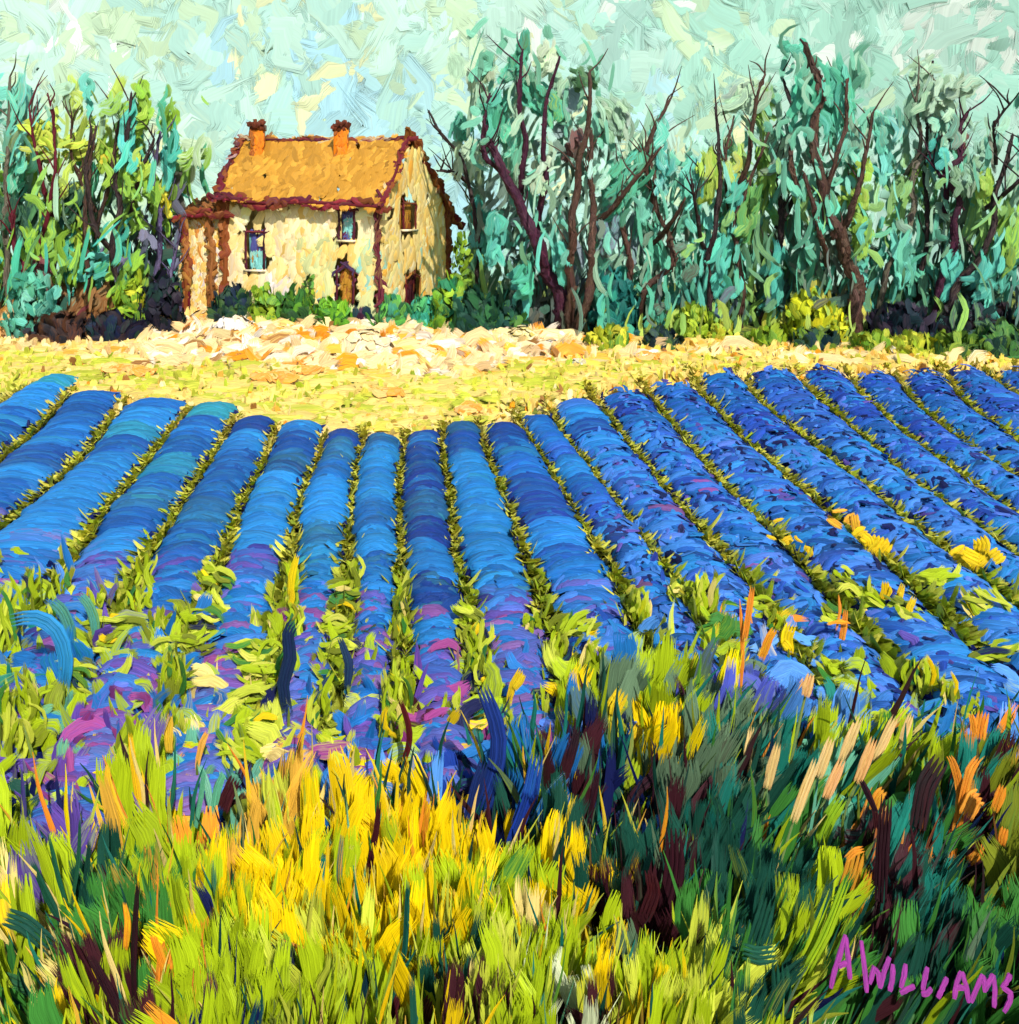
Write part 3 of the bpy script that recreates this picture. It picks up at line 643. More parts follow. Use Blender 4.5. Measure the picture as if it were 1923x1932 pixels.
# chimneys
for (px, y0, y1, Yc, w) in ((487, 244, 306, 42.2, .52), (644, 246, 322, 41.2, .56)):
    c = P3(px, y1, Yc); zt = CZ - (y0 - HY) * Yc / F; p = Paint(); h_ = w / 2
    sq = [np.array([c[0] - h_, Yc - h_]), np.array([c[0] + h_, Yc - h_]), np.array([c[0] + h_, Yc + h_]), np.array([c[0] - h_, Yc + h_])]
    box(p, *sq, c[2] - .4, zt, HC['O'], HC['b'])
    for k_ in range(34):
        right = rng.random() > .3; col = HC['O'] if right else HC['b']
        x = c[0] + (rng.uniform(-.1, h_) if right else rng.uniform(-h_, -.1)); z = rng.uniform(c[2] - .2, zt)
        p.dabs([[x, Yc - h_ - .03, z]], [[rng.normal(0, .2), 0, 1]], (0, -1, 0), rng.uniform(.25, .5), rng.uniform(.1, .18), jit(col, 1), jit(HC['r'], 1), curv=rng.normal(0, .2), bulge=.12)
    ch = p.build('chimney', parent=house)
    p = Paint(); g = .045; sq2 = [q + np.array([sx * g, sy * g]) for q, (sx, sy) in zip(sq, ((-1, -1), (1, -1), (1, 1), (-1, 1)))]
    box(p, *sq2, zt - .06, zt + .2, lin('6a3420'), lin('8a5030'))
    wobble_line(p, [(sq2[0][0], Yc - h_ - .14, zt + .12), (sq2[1][0], Yc - h_ - .14, zt + .1)], .22, ['5a2a1c', '7a3a20'], 6, nrm=(0, -1, 0), L=.2)
    cap = p.build('chimney_cap', parent=house); 
    for dx in (-.14, .14):
        p = Paint(); p.tube([(c[0] + dx, Yc, zt + .18), (c[0] + dx * 1.2, Yc, zt + .46)], [.1, .08], lin('6a3420'), lin('9a5a30')); p.build('chimney_pot', parent=house)
# windows and doors
def opening(h, a, b, kind, colours, frame_hex, label=None):
    u = norm(b - a); nr = np.array([u[1], -u[0]]); q0, q1 = lp(a, b, h[0]), lp(a, b, h[1]); z0, z1 = h[2], h[3]; ins = -nr * .14
    p = Paint(); box(p, q0 + ins, q1 + ins, q1 + ins * 1.5, q0 + ins * 1.5, z0, z1, HC[colours[0][0]], HC[colours[0][1]])
    for (f0, f1, tk) in [(i / len(colours), (i + 1) / len(colours), c_) for i, c_ in enumerate(colours)]:
        n = 22; U = rng.uniform(.15, .85, n); Zt = z0 + (z1 - z0) * rng.uniform(f0 + .04, f1 - .02, n)
        ca, cb, _ = pick(HC, [tk] * n); C = np.concatenate([(q0 + (q1 - q0) * U[:, None]) + ins * .8, Zt[:, None]], 1)
        p.dabs(C, [[0.05, 0, 1]], (*nr, 0), rng.uniform(.25, .45, n), rng.uniform(.1, .18, n), ca, cb, bulge=.08)
    w = p.build(kind, parent=house, label=label); o = nr * .05; e = u * .04
    L3 = lambda q, z: np.array([q[0] + o[0], q[1] + o[1], z])
    pts = [L3(q0 - e, z0), L3(q0 - e, z1), L3(q1 + e, z1), L3(q1 + e, z0)]
    if kind == 'door': m_ = .5 * (q0 + q1); pts = [L3(q0 - e, z0), L3(q0 - e, z1 - .12), L3(m_, z1 + .14), L3(q1 + e, z1 - .12), L3(q1 + e, z0)]
    p = Paint()
    for i_ in range(len(pts) - 1): core(p, [pts[i_], pts[i_ + 1]], .045, frame_hex[i_ % len(frame_hex)]); wobble_line(p, [pts[i_], pts[i_ + 1]], .1, frame_hex, 4, nrm=(*nr, 0), L=.3, amp=0)
    p.build('frame', parent=w)
    if kind == 'window':
        p = Paint(); s0, s1 = q0 - u * .12 + nr * .14, q1 + u * .12 + nr * .14
        box(p, s0, s1, s1 - nr * .2, s0 - nr * .2, z0 - .1, z0 - .01, HC['c'], HC['w']); p.build('sill', parent=w)
opening(front_h[0], A, B, 'window', ['aat', 'atk', 'vvm', 'vvM'], ['5a2030', '8a3a40', '3a1c28'], 'lower window, violet above and aqua below')
opening(front_h[1], A, B, 'window', ['mva', 'aat', 'aaw', 'vvM'], ['4a2430', '6a3440', '5a2030'], 'upper window with aqua panes')
opening(front_h[2], A, B, 'door', ['kbr', 'kkb'], ['5a2030', '6a3040', '4a3a60'], 'ochre arched front door')
opening(gable_h[0], B, Cn, 'window', ['kbr', 'kkb'], ['6a1c28', '8a4a20'], 'narrow gable window with an ochre shutter')
opening(gable_h[1], B, Cn, 'door', ['MMm', 'Mmb'], ['6a1c28', 'b07838'], 'dark maroon gable door')
# lean-to annex at the left end
a0, b0 = P3(346, 585, 40.6)[:2], P3(412, 585, 40.2)[:2]; bk = np.array([0, 3.2])
p = Paint(); box(p, a0, b0, b0 + bk, a0 + bk, Z0, 10.0, HC['Y'], HC['c'])
wall_strokes(p, a0, b0, Z0, 10.0, 330, lambda u, v: 'Ycr' if rng.random() < .7 else 'cow', [], ang=1.7, lift=.05)
p.build('annex_wall', parent=house)
q = [P3(335, 412, 40.2), P3(425, 398, 39.7), P3(425, 366, 42.5), P3(372, 384, 42.5)]
p = Paint(); nr = slab(p, q, .14, lin('8a5228'), lin('9a6030'))
n = 90; U, V_ = rng.random(n), rng.random(n); C = (q[0] + (q[1] - q[0]) * U[:, None]) * (1 - V_[:, None]) + (q[3] + (q[2] - q[3]) * U[:, None]) * V_[:, None] + nr * .03
p.dabs(C, rng.normal(0, 1, (n, 3)) * [1, .4, .4], (0, -1, .6), rng.uniform(.3, .7, n), rng.uniform(.12, .25, n), jit(lin('8a5228'), n), jit(lin('a8743c'), n), curv=rng.normal(0, .3, n), bulge=.12)
p.build('annex_roof', parent=house)
p = Paint(); wobble_line(p, [q[0] + off, lp(q[0], q[1], .5) + off + [0, 0, .1], q[1] + off], .24, ['6a1c28', '8a2c34', '8a5228']); p.build('annex_eaves', parent=house)
for x_, hx in ((350, ['8a4a20', 'b07838', '6a1c28']), (398, ['9a6030', '7a4a24', 'b88040'])):
    g0 = P3(x_, 590, 40.0); pts = [g0, g0 + [.05, 0, 1.8], g0 + [-.1, .05, 3.9]]
    p = Paint(); core(p, pts, .09, hx[0]); wobble_line(p, pts, .24, hx, amp=.2); p.build('annex_post', parent=house)

# ------------------------------------------------------------------ trees
BARK = dict(U=('4a342c', '6e5446'), V=('3e1e30', '5a3040'), R=('5a1826', '7a2c3a'), K=('2a2024', '5c4a44'), G=('5c5648', '8a8270'), P=('4c4260', '7a7094'))
def PL(*a): return [(a[i], a[i + 1]) for i in range(0, len(a), 2)]
TREES = [  # root px, depth, label, bark, [(polyline bottom to top, width px)], crown colour columns handled by the grid
 (20, 39.0, 'pale green tree with a broad blue green stem at the left edge of the picture', 'G', [(PL(20, 640, 26, 520, 30, 380, 35, 240, 38, 150), 11), (PL(30, 330, 60, 260, 85, 205), 6)]),
 (95, 38.4, 'tree with a dark red leaning trunk by the left field edge', 'R', [(PL(100, 625, 88, 570, 66, 519, 45, 460, 40, 400), 12), (PL(66, 519, 100, 420, 122, 330, 118, 235, 108, 180), 6), (PL(100, 420, 90, 300, 80, 207), 6)]),
 (165, 39.4, 'lime and olive tree between the red trunk and the violet trunks', 'U', [(PL(170, 630, 180, 540, 175, 430, 182, 320, 195, 240), 11), (PL(178, 450, 215, 360, 235, 228, 250, 190), 6), (PL(180, 400, 150, 300, 152, 230), 5)]),
 (245, 38.6, 'tallest lime topped tree on the left with a twisting dark trunk', 'K', [(PL(240, 630, 236, 540, 221, 467, 246, 400, 228, 350, 256, 260, 262, 180), 12), (PL(240, 500, 200, 440, 190, 330, 205, 250), 8), (PL(246, 400, 275, 330, 300, 265), 6)]),
 (335, 40.0, 'thin turquoise tree leaning beside the cottage annex', 'P', [(PL(336, 620, 300, 540, 318, 430, 300, 340, 318, 250), 9), (PL(345, 600, 330, 520, 345, 440), 6)]),
 (885, 40.8, 'slender olive tree just right of the gable', 'K', [(PL(890, 630, 900, 540, 905, 450, 885, 340, 870, 290, 832, 256, 811, 212), 7), (PL(885, 345, 860, 326, 825, 322), 6)]),
 (1060, 37.4, 'big tree with a thick maroon trunk leaning left', 'V', [(PL(1072, 640, 1050, 540, 1015, 484, 1008, 436, 977, 387, 958, 335, 925, 280, 920, 240), 26), (PL(977, 387, 986, 330, 991, 263, 977, 200, 982, 149, 985, 110), 11), (PL(950, 330, 915, 300, 912, 240, 926, 180), 8), (PL(1012, 440, 1030, 340, 1022, 245, 1032, 180, 1053, 118), 9)]),
 (1090, 36.9, 'brown double stemmed tree crossing the maroon trunk', 'U', [(PL(1085, 640, 1092, 600, 1119, 519, 1108, 474, 1119, 432, 1112, 346, 1112, 250), 17), (PL(1078, 630, 1074, 512, 1074, 449, 1082, 370, 1091, 294, 1108, 225, 1104, 150), 16), (PL(1119, 432, 1157, 384, 1208, 318, 1232, 285), 8)]),
 (1195, 38.2, 'tree with a snaking grey brown stem and green crown', 'U', [(PL(1198, 640, 1200, 590, 1219, 536, 1267, 494, 1260, 446, 1236, 408, 1229, 328, 1215, 280), 12), (PL(1235, 400, 1212, 300, 1229, 249, 1262, 186), 7), (PL(1190, 636, 1186, 540, 1181, 470, 1160, 400, 1165, 300), 12), (PL(1229, 463, 1262, 415, 1276, 375), 8)]),
 (1338, 37.8, 'thin straight stemmed tree with a bare tip', 'K', [(PL(1342, 640, 1330, 484, 1343, 432, 1352, 346, 1348, 277, 1343, 205), 9), (PL(1330, 480, 1305, 420, 1290, 340), 7)]),
 (1400, 38.4, 'tree with a forked dark stem and sage green crown', 'U', [(PL(1398, 635, 1395, 519, 1371, 432, 1402, 353, 1443, 250), 11), (PL(1385, 380, 1402, 301, 1409, 200, 1425, 150), 8), (PL(1375, 400, 1360, 300, 1380, 220), 6)]),
 (1455, 39.0, 'dark bushy tree with a short thick stem and bright lime sprays', 'K', [(PL(1440, 625, 1454, 484, 1468, 432, 1464, 373, 1440, 300), 14), (PL(1468, 432, 1500, 360, 1485, 300, 1499, 214, 1478, 138), 8)]),
 (1600, 37.2, 'tall broad tree with a thick brown trunk and wavy teal crown', 'U', [(PL(1608, 640, 1613, 536, 1585, 484, 1564, 432, 1537, 363, 1533, 311, 1519, 256, 1540, 180, 1510, 90), 24), (PL(1571, 446, 1592, 415, 1599, 373, 1613, 311, 1623, 221), 10), (PL(1571, 440, 1547, 363, 1557, 325, 1580, 240, 1580, 160), 12), (PL(1502, 350, 1485, 311, 1499, 259), 9), (PL(1560, 500, 1537, 449, 1516, 373, 1500, 330), 9)]),
 (1660, 38.2, 'tree with a slim S shaped stem and tall sage crown', 'G', [(PL(1654, 638, 1656, 560, 1661, 512, 1696, 449, 1713, 387, 1699, 353, 1712, 325, 1737, 277, 1761, 214, 1762, 160), 11), (PL(1710, 328, 1723, 294, 1720, 242, 1710, 194, 1713, 165), 6)]),
 (1730, 38.8, 'tree with a straight dark stem between the S shaped and purple ones', 'K', [(PL(1726, 640, 1725, 540, 1732, 467, 1737, 398, 1727, 346, 1745, 120), 11)]),
 (1770, 37.6, 'tree with a crooked stem and purple red tuft at its top', 'V', [(PL(1756, 640, 1758, 570, 1792, 449, 1779, 415, 1796, 380, 1760, 322, 1803, 301, 1789, 249, 1810, 215), 13), (PL(1785, 400, 1770, 350, 1752, 310), 8)]),
 (1850, 37.0, 'rightmost tree with a dark leaning stem and lime sprays', 'K', [(PL(1765, 640, 1799, 536, 1834, 484, 1858, 432, 1855, 380, 1875, 311, 1890, 260), 14), (PL(1855, 395, 1880, 350, 1912, 300), 7), (PL(1880, 310, 1850, 240, 1879, 194), 5)])]
TG_L = ["- - - - -", "As3 sS2 s1 L1 -", "AS6 Sls4 lLS4 LT5 Ls3", "ASY8 lLs7 lSL7 LlC6 LsC6", "SLA9 lSU8 LST8 LCU8 LsT7", "DFS9 LSD9 DSL9 LUL9 vLU8",
        "DFL9 LDC9 CLF9 vUDL9 vCU8", "LTC9 LRC9 TvL9 DUv9 DUC9", "TRD9 ROC9 OFL9 DLN9 DUN9", "Ol6 DU7 DUN8 DNU8 DNU7"]  # bottom row: shadow under the trees, painted as a dark band of strokes
TG_R = ["- T4 T2 - - - - - T3 - - - - -", "s2 TsD6 Ts5 TF4 - - - S2 TS5 TS5 - S3 s1 -", "Ts6 TsS7 TsS7 sTv5 SF5 s1 a1 SLS4 TS7 TS8 s2 S5 sS4 T2",
        "sS7 TsV8 sTvU7 TVR6 STF7 sa3 a3 ALS6 TSU8 TS8 Sa5 Sa6 SRa6 SA5", "UsA7 VUS8 sTU8 VUT7 TAa7 aAT7 aC6 LAC7 UTA8 TSA8 LAa7 ASL8 TSR8 SAL7",
        "AUs7 VDU9 STU8 SUV8 TAv8 TAU8 CAT8 LCU8 LTU8 UTA9 LAa8 SLT8 ULT8 SLA8", "CAs8 CVU8 vAT8 SUA8 vTD8 TUR8 CTL8 LFT9 UTR9 UVA9 LCT8 TSv9 RVS8 LUA8",
        "FLC8 FsC8 VCF9 vUA8 STD9 TSU9 CvU8 FTU9 FTU9 UVT9 CUT9 FTU9 VFN9 CUD9", "FLT9 DFC9 VUD9 UVT9 TDC9 TUN9 NvC9 NFL9 DNL9 UDY9 FUC9 FNT9 DUN9 DCv9",
        "FdT8 DFl8 VUD8 UVl8 lTD8 lLU8 lLD8 lLD8 lYL8 lDU8 lLD8 LDU8 DLU8 DFU8"]
CLUMPS = [(975, 100, 30, 60, 'TF', 75), (965, 142, 34, 24, 'TS', 40), (1008, 185, 46, 50, 'TF', 120), (932, 208, 30, 60, 'T', 70), (868, 238, 34, 34, 'TD', 90), (1046, 205, 30, 50, 'TL', 100), (1102, 152, 40, 30, 'FD', 130),
 (1160, 222, 60, 70, 'SF', 110), (960, 258, 30, 60, 'TS', 80), (1412, 180, 70, 46, 'Ss', 40), (1438, 215, 26, 70, 'LS', 110), (1500, 92, 44, 26, 'TA', 150), (1520, 190, 46, 90, 'T', 80), (1580, 190, 56, 110, 'TA', 100), (1600, 280, 40, 60, 'AS', 100),
 (1625, 318, 34, 34, 'Ll', 110), (1615, 375, 40, 30, 'Ll', 130), (1622, 440, 34, 66, 'L', 90), (1745, 130, 40, 40, 'Ss', 50), (1765, 190, 60, 60, 'Ss', 60), (1815, 165, 50, 30, 'Ss', 40), (1790, 250, 60, 50, 'SA', 90), (1680, 250, 50, 60, 'AS', 100), (1662, 300, 26, 70, 'AC', 100),
 (1735, 325, 30, 40, 'L', 70), (1858, 345, 24, 60, 'Ll', 88), (1905, 455, 34, 90, 'Ld', 70), (1335, 335, 30, 70, 'lL', 80), (1380, 310, 44, 50, 'lS', 100), (1445, 330, 24, 90, 'Ld', 85), (1410, 400, 34, 90, 'dL', 70), (1390, 380, 26, 90, 'CA', 75), (1470, 290, 36, 60, 'SU', 70),
 (1205, 320, 30, 80, 'TF', 62), (1160, 370, 26, 90, 'TF', 60), (900, 395, 30, 40, 'C', 90), (935, 450, 26, 70, 'CA', 80), (985, 540, 26, 70, 'TC', 60), (1062, 500, 14, 80, 'CA', 100), (1240, 270, 20, 80, 'Ca', 85), (1255, 330, 30, 60, 'Ca', 90), (1300, 350, 26, 70, 'AC', 80), (1360, 500, 22, 90, 'C', 80),
 (1460, 530, 24, 110, 'C', 70), (1800, 530, 24, 90, 'C', 65), (1850, 540, 24, 100, 'CA', 60), (1770, 290, 30, 40, 'C', 70), (1800, 262, 30, 30, 'RV', 40), (1820, 330, 50, 50, 'SF', 100), (1700, 500, 40, 90, 'AT', 85), (1560, 400, 30, 60, 'TA', 90), (1130, 330, 40, 40, 'aS', 70), (1145, 440, 40, 50, 'vA', 80), (1080, 270, 30, 40, 'RV', 80),
 (1020, 330, 30, 50, 'sS', 80), (880, 300, 50, 60, 'sS', 85), (905, 160, 40, 60, 's', 85), (1030, 110, 34, 50, 's', 60), (30, 230, 40, 130, 'AS', 88), (30, 330, 30, 90, 'TS', 85), (80, 262, 60, 50, 'lY', 140), (75, 290, 50, 24, 'ls', 10), (145, 190, 20, 60, 'ls', 85), (165, 185, 12, 60, 'A', 80), (222, 200, 44, 34, 'LS', 40),
 (262, 185, 26, 50, 'L', 115), (270, 225, 30, 44, 'Ll', 60), (318, 225, 22, 44, 'L', 60), (360, 300, 44, 26, 'Ls', 30), (262, 352, 50, 40, 'Ld', 130), (305, 372, 30, 56, 'Yd', 85), (205, 300, 30, 70, 'Ll', 85), (240, 265, 22, 110, 'CA', 95), (320, 290, 22, 90, 'CA', 85), (150, 280, 50, 40, 'lY', 20), (200, 290, 16, 26, 'Y', 80),
 (260, 310, 40, 40, 'lL', 60), (70, 455, 60, 50, 'Ld', 90), (150, 430, 30, 50, 'LY', 80), (130, 480, 30, 70, 'TA', 70), (185, 500, 50, 40, 'AC', 20), (170, 570, 60, 60, 'O', 60), (75, 560, 40, 40, 'OR', 80), (75, 520, 24, 80, 'R', 120), (240, 520, 60, 60, 'Ld', 60), (35, 420, 60, 70, 'DF', 80), (130, 385, 70, 50, 'DF', 60)]
def build_trees():
    roots = []
    for (rx, Yd, label, bark, limbs) in TREES:
        py0 = limbs[0][0][0][1]; base = unproj(limbs[0][0][0][0], py0, Yd); gz = float(ground_z(base[0], Yd))
        t = thing('field_tree', (base[0], Yd, gz), label, 'tree', 'trees along the far edge of the field')
        c1, c2 = lin(BARK[bark][0]), lin(BARK[bark][1])
        for k, (pl, w) in enumerate(limbs):
            pts = np.array([unproj(a, b, Yd) for a, b in pl]); m = len(pts)
            if k == 0: pts[0, 2] = gz - .1
            pts[:, 1] += (np.linspace(0, 1, m) * rng.normal(-.2, .7) if k else 0) + rng.normal(0, .06, m) - .75 * np.minimum(1, np.linspace(0, 3, m))
            r = np.interp(np.linspace(0, 1, m), [0, .3, 1], [1.15, 1, .42]) * w * Yd / F * (.56 if w < 11 else .44)
            p = Paint(); Q, rr = p.tube(pts, r, c1, c2, wob=.16)
            # bark laid on in long wavy strokes
            n = int(len(Q) * (5 if w > 12 else 2.5)); i = rng.integers(1, len(Q) - 1, n); T = norm(Q[i + 1] - Q[i - 1]); a = rng.uniform(-1.5, 1.5, n)
            N = norm(np.stack([np.sin(a), -np.cos(a), 0 * a], -1)); C = Q[i] + N * rr[i][:, None] * .95
            p.dabs(C, T, N, rng.uniform(.35, .9, n) * (.6 + w / 30), rr[i] * rng.uniform(.5, 1.1, n) + .02, jit(c1, n, .25), jit(c2, n, .25), curv=rng.normal(0, .12, n), wav=.25, prof='bar', bulge=.15)
            p.build('trunk' if k == 0 else 'branch', parent=t)
            # fine twigs
            if k < 3:
                p = Paint(); nt_ = 7
                for _ in range(nt_):
                    j = rng.integers(len(Q) // 3, len(Q)); s0 = Q[j]; d = np.array([rng.normal(0, .45), rng.normal(0, .4), 1.0]); L_ = rng.uniform(.5, 1.5)
                    q1 = s0 + d * L_ * .5 + rng.normal(0, .06, 3); p.tube([s0, q1, s0 + d * L_ + rng.normal(0, .1, 3)], [.035, .03, .012], c1 * .9, c2, sides=5)
                p.build('twigs', parent=t, kind='stuff')
        roots.append((rx, Yd, t, [np.array(l[0], float) for l in limbs]))
    # crown strokes, dealt to the tree whose limbs pass nearest
    per = {i: [] for i in range(len(roots))}
    def emit(grid, x0, dens):
        for r, line in enumerate(grid):
            for c, tk in enumerate(line.split()):
                if tk == '-': continue
                k = int(tk[-1]); tk = tk[:-1]; n = int(dens * k * (.12 + k / 12) * (.5, .42, .4, .4, .43, .47, .58, .75, 1, 1)[r])
                for _ in range(n):
                    x = x0 + c * 80 + rng.uniform(-14, 94); y = 60 + r * 60 + rng.uniform(-10, 70)
                    if y > 640 or ((395 if y < 370 else 345) < x < 835) or (820 <= x < 884 and y > 215 + rng.uniform(-30, 30) and y < 560): continue
                    best = min(range(len(roots)), key=lambda i: min(np.min(np.abs(l[:, 0] - x) + .5 * np.abs(l[:, 1] - y)) for l in roots[i][3]) + rng.uniform(0, 25))
                    per[best].append((x, y, tk))
    emit(TG_L, -80 + 80, 9); emit(TG_R, 820, 8.2)
    # the wood goes on a little beyond the frame
    for x0 in (-170, 1935):
        for _ in range(700):
            x = x0 + rng.uniform(0, 160); y = 640 - 470 * rng.random() ** .8; per[0 if x0 < 0 else len(roots) - 1].append((x, y, 'TSFDL'[int(rng.integers(0, 5))] + ('D' if y > 480 else 'S')))
    for i, lst in per.items():
        if not lst: continue
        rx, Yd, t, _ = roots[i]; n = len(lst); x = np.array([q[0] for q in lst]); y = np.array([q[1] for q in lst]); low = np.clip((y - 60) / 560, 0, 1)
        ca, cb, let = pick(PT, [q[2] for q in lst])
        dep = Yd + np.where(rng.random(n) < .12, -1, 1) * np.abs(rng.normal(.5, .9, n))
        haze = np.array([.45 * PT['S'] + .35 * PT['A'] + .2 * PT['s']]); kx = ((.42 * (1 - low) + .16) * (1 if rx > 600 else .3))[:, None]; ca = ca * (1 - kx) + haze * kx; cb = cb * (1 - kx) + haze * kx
        dark = np.array([l in 'DUVNvR' for l in let]); brt = np.array([l in 'CLlYT' for l in let])
        dep = dep + np.where(dark, .5, 0) - np.where(brt, .45, 0); dep = np.maximum(dep, 35.9)
        C = unproj(x, y, dep)
        C[:, 2] = np.maximum(C[:, 2], ground_z(C[:, 0], C[:, 1]) + .15)
        vert = rng.random(n) < .35 + .5 * low
        an = np.where(vert, rng.normal(1.5, .28, n), rng.uniform(.3, 2.6, n))
        D = np.stack([np.cos(an), rng.normal(0, .25, n), np.sin(an)], -1)
        L = rng.uniform(.5, 1.5, n) * np.where(vert, 1.3, .7); W = rng.uniform(.1, .36, n) * np.where(vert, .8, 1.1); big = rng.random(n) < .16; W = np.where(big, W * 2.2, W); L = np.where(big, L * 1.2, L); dep = dep + np.where(big, .7, 0); C = unproj(x, y, dep); C[:, 2] = np.maximum(C[:, 2], ground_z(C[:, 0], C[:, 1]) + .15)
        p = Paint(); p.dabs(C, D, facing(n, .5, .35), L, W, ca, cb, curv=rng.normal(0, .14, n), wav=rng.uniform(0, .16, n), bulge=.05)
        for bx, by, bw, bh, cl, an0 in CLUMPS:
            if min(range(len(roots)), key=lambda q: abs(roots[q][3][0][:, 0].mean() - bx)) != i: continue
            m_ = int(5 + bw * bh / 150); xx = bx + rng.uniform(-.5, .5, m_) * bw; yy = by + rng.uniform(-.5, .5, m_) * bh; an_ = np.radians(an0) + rng.normal(0, .22, m_)
            mS = .12 if bx > 600 else .04; c_a = jit((1 - mS) * PT[cl[0]] + mS * PT['S'], m_, .16); c_b = jit(.8 * PT[cl[-1]] + .2 * PT['S'], m_, .1); dd = Yd + rng.uniform(-1.0, .5, m_)
            p.dabs(unproj(xx, yy, dd), np.stack([np.cos(an_), rng.normal(0, .2, m_), np.sin(an_)], -1), facing(m_, .3, .3), rng.uniform(.45, .9, m_) * (.5 + max(bw, bh) / 80), rng.uniform(.17, .42, m_), c_a, c_b, curv=rng.normal(.1, .12, m_), wav=.15, bulge=.06)
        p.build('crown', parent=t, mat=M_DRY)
build_trees()

# ------------------------------------------------------------------ shrubs at the foot of the house and of the trees
SH = [(120, 640, 120, 50, ['20242c', '3a2a28', '5a3a28'], 'dark shadowy shrub by the red leaning trunk'), (215, 632, 130, 44, ['141c3a', '16382e', '2a2028'], 'blue black shrub left of the annex'),
 (300, 618, 90, 90, ['1c1c2c', '2c2430', '16302c'], 'tall black green shrub against the annex'), (250, 585, 80, 60, ['8cb02c', '5a8a30', 'b4c030'], 'lime shrub growing over the black green one'),
 (440, 600, 90, 60, ['16382e', '1c2a3a', '3c5a30'], 'dark green shrub at the annex corner of the cottage'), (500, 590, 70, 56, ['8cb02c', '6ca040', 'a8c034'], 'lime shrub under the lower window'),
 (555, 612, 100, 60, ['3c7030', '6aa030', '2c4a2c'], 'green shrub left of the front door'), (585, 580, 36, 66, ['5c8c3a', '8cb02c', '3c6030'], 'upright green shrub against the front wall'),
 (630, 618, 90, 56, ['5c9a28', '7cb42c', '3c6c30'], 'bright green shrub below the front door'), (610, 590, 50, 30, ['3a1628', '4c2030', '1c3030'], 'small maroon shrub beside the front door'),
 (690, 602, 80, 34, ['16302e', '3a1c30', '20404a'], 'dark maroon and green shrub right of the front door'), (740, 620, 90, 56, ['5ca040', '3c8a6a', '2c5a3a'], 'green and teal shrub at the cottage corner'),
 (800, 626, 80, 70, ['2c8a60', '5cb46c', '4cc0a0'], 'teal shrub in front of the gable door'), (845, 632, 70, 110, ['6aa030', '8cb02c', '2c7a50'], 'tall lime climbing shrub at the right end of the gable'),
 (872, 560, 50, 110, ['3a5a24', '6a8a2c', '8cb02c'], 'olive climber rising beside the gable wall'), (905, 640, 110, 90, ['204a3a', '2c5c34', '16382e'], 'dark green shrub left of the maroon trunk'),
 (960, 640, 80, 60, ['2a5a4a', '183a34', '4a7a30'], 'teal green shrub touching the maroon trunk'), (1150, 655, 90, 40, ['a8b82c', '5c8a30', 'd0cc3c'], 'yellow green shrub right of the double stem'),
 (1310, 632, 76, 60, ['96b428', 'b8cc3c', '6a9430'], 'rounded lime shrub under the thin straight tree'), (1365, 640, 60, 40, ['b4c034', '8cb02c', 'd8d44c'], 'small yellow lime shrub beside the rounded one'),
 (1250, 655, 80, 40, ['16282c', '20343c', '4a6a34'], 'near black shrub left of the rounded lime one'), (1445, 650, 90, 34, ['8cac28', '6c9430', 'a8bc34'], 'low lime shrub below the dark bushy tree'),
 (1530, 622, 96, 66, ['b8c024', 'd0cc24', '8ca428'], 'large mustard yellow shrub left of the broad tree'), (1575, 640, 50, 60, ['c8cc2c', 'e0d020', '7c9c2c'], 'yellow shrub touching the broad brown trunk'),
 (1540, 655, 100, 34, ['18323c', '2c4a34', '6c8c2c'], 'blue green shrub beneath the mustard yellow one'), (1650, 660, 100, 34, ['7ca02c', '58882c', 'a8b838'], 'low green shrub right of the broad trunk'),
 (1720, 668, 100, 40, ['a8b82c', '8ca02c', 'd0c840'], 'straw green shrub near the purple topped tree'), (1800, 672, 110, 44, ['587c2c', '3c6030', '8ca434'], 'mid green shrub by the field corner'),
 (1890, 674, 110, 60, ['3c6c34', '24443a', '6c9444'], 'dark green shrub at the right edge'), (1700, 640, 130, 60, ['1c2430', '203a44', '3a3040'], 'blue black undergrowth shrub below the S shaped stem'),
 (1840, 640, 140, 80, ['2a2a34', '3a2a30', '2a4844'], 'dusky shrub behind the green one at the right'), (20, 636, 90, 60, ['c8904c', '8a5a34', 'e0b070'], 'tawny dry shrub at the left edge'),
 (60, 560, 100, 50, ['5cb098', '3c8a74', '7cc4a8'], 'mint green shrub left of the red trunk'), (1160, 610, 100, 100, ['1f6a62', '164a48', '2c8a7c'], 'deep teal shrub between the double stem and the snaking stem')]
for (x, y, w, h, hx, lb) in SH:
    low = 640 if y < 640 else y
    mound('shrub', x, max(y, 636 if x > 900 or x < 330 else 614), w, h + max(0, (636 if x > 900 or x < 330 else 614) - y), hx, lb, 'shrub', None, int(60 + w * h / 60), depth=(.4 if h < 60 else 0), mat=M_DRY)

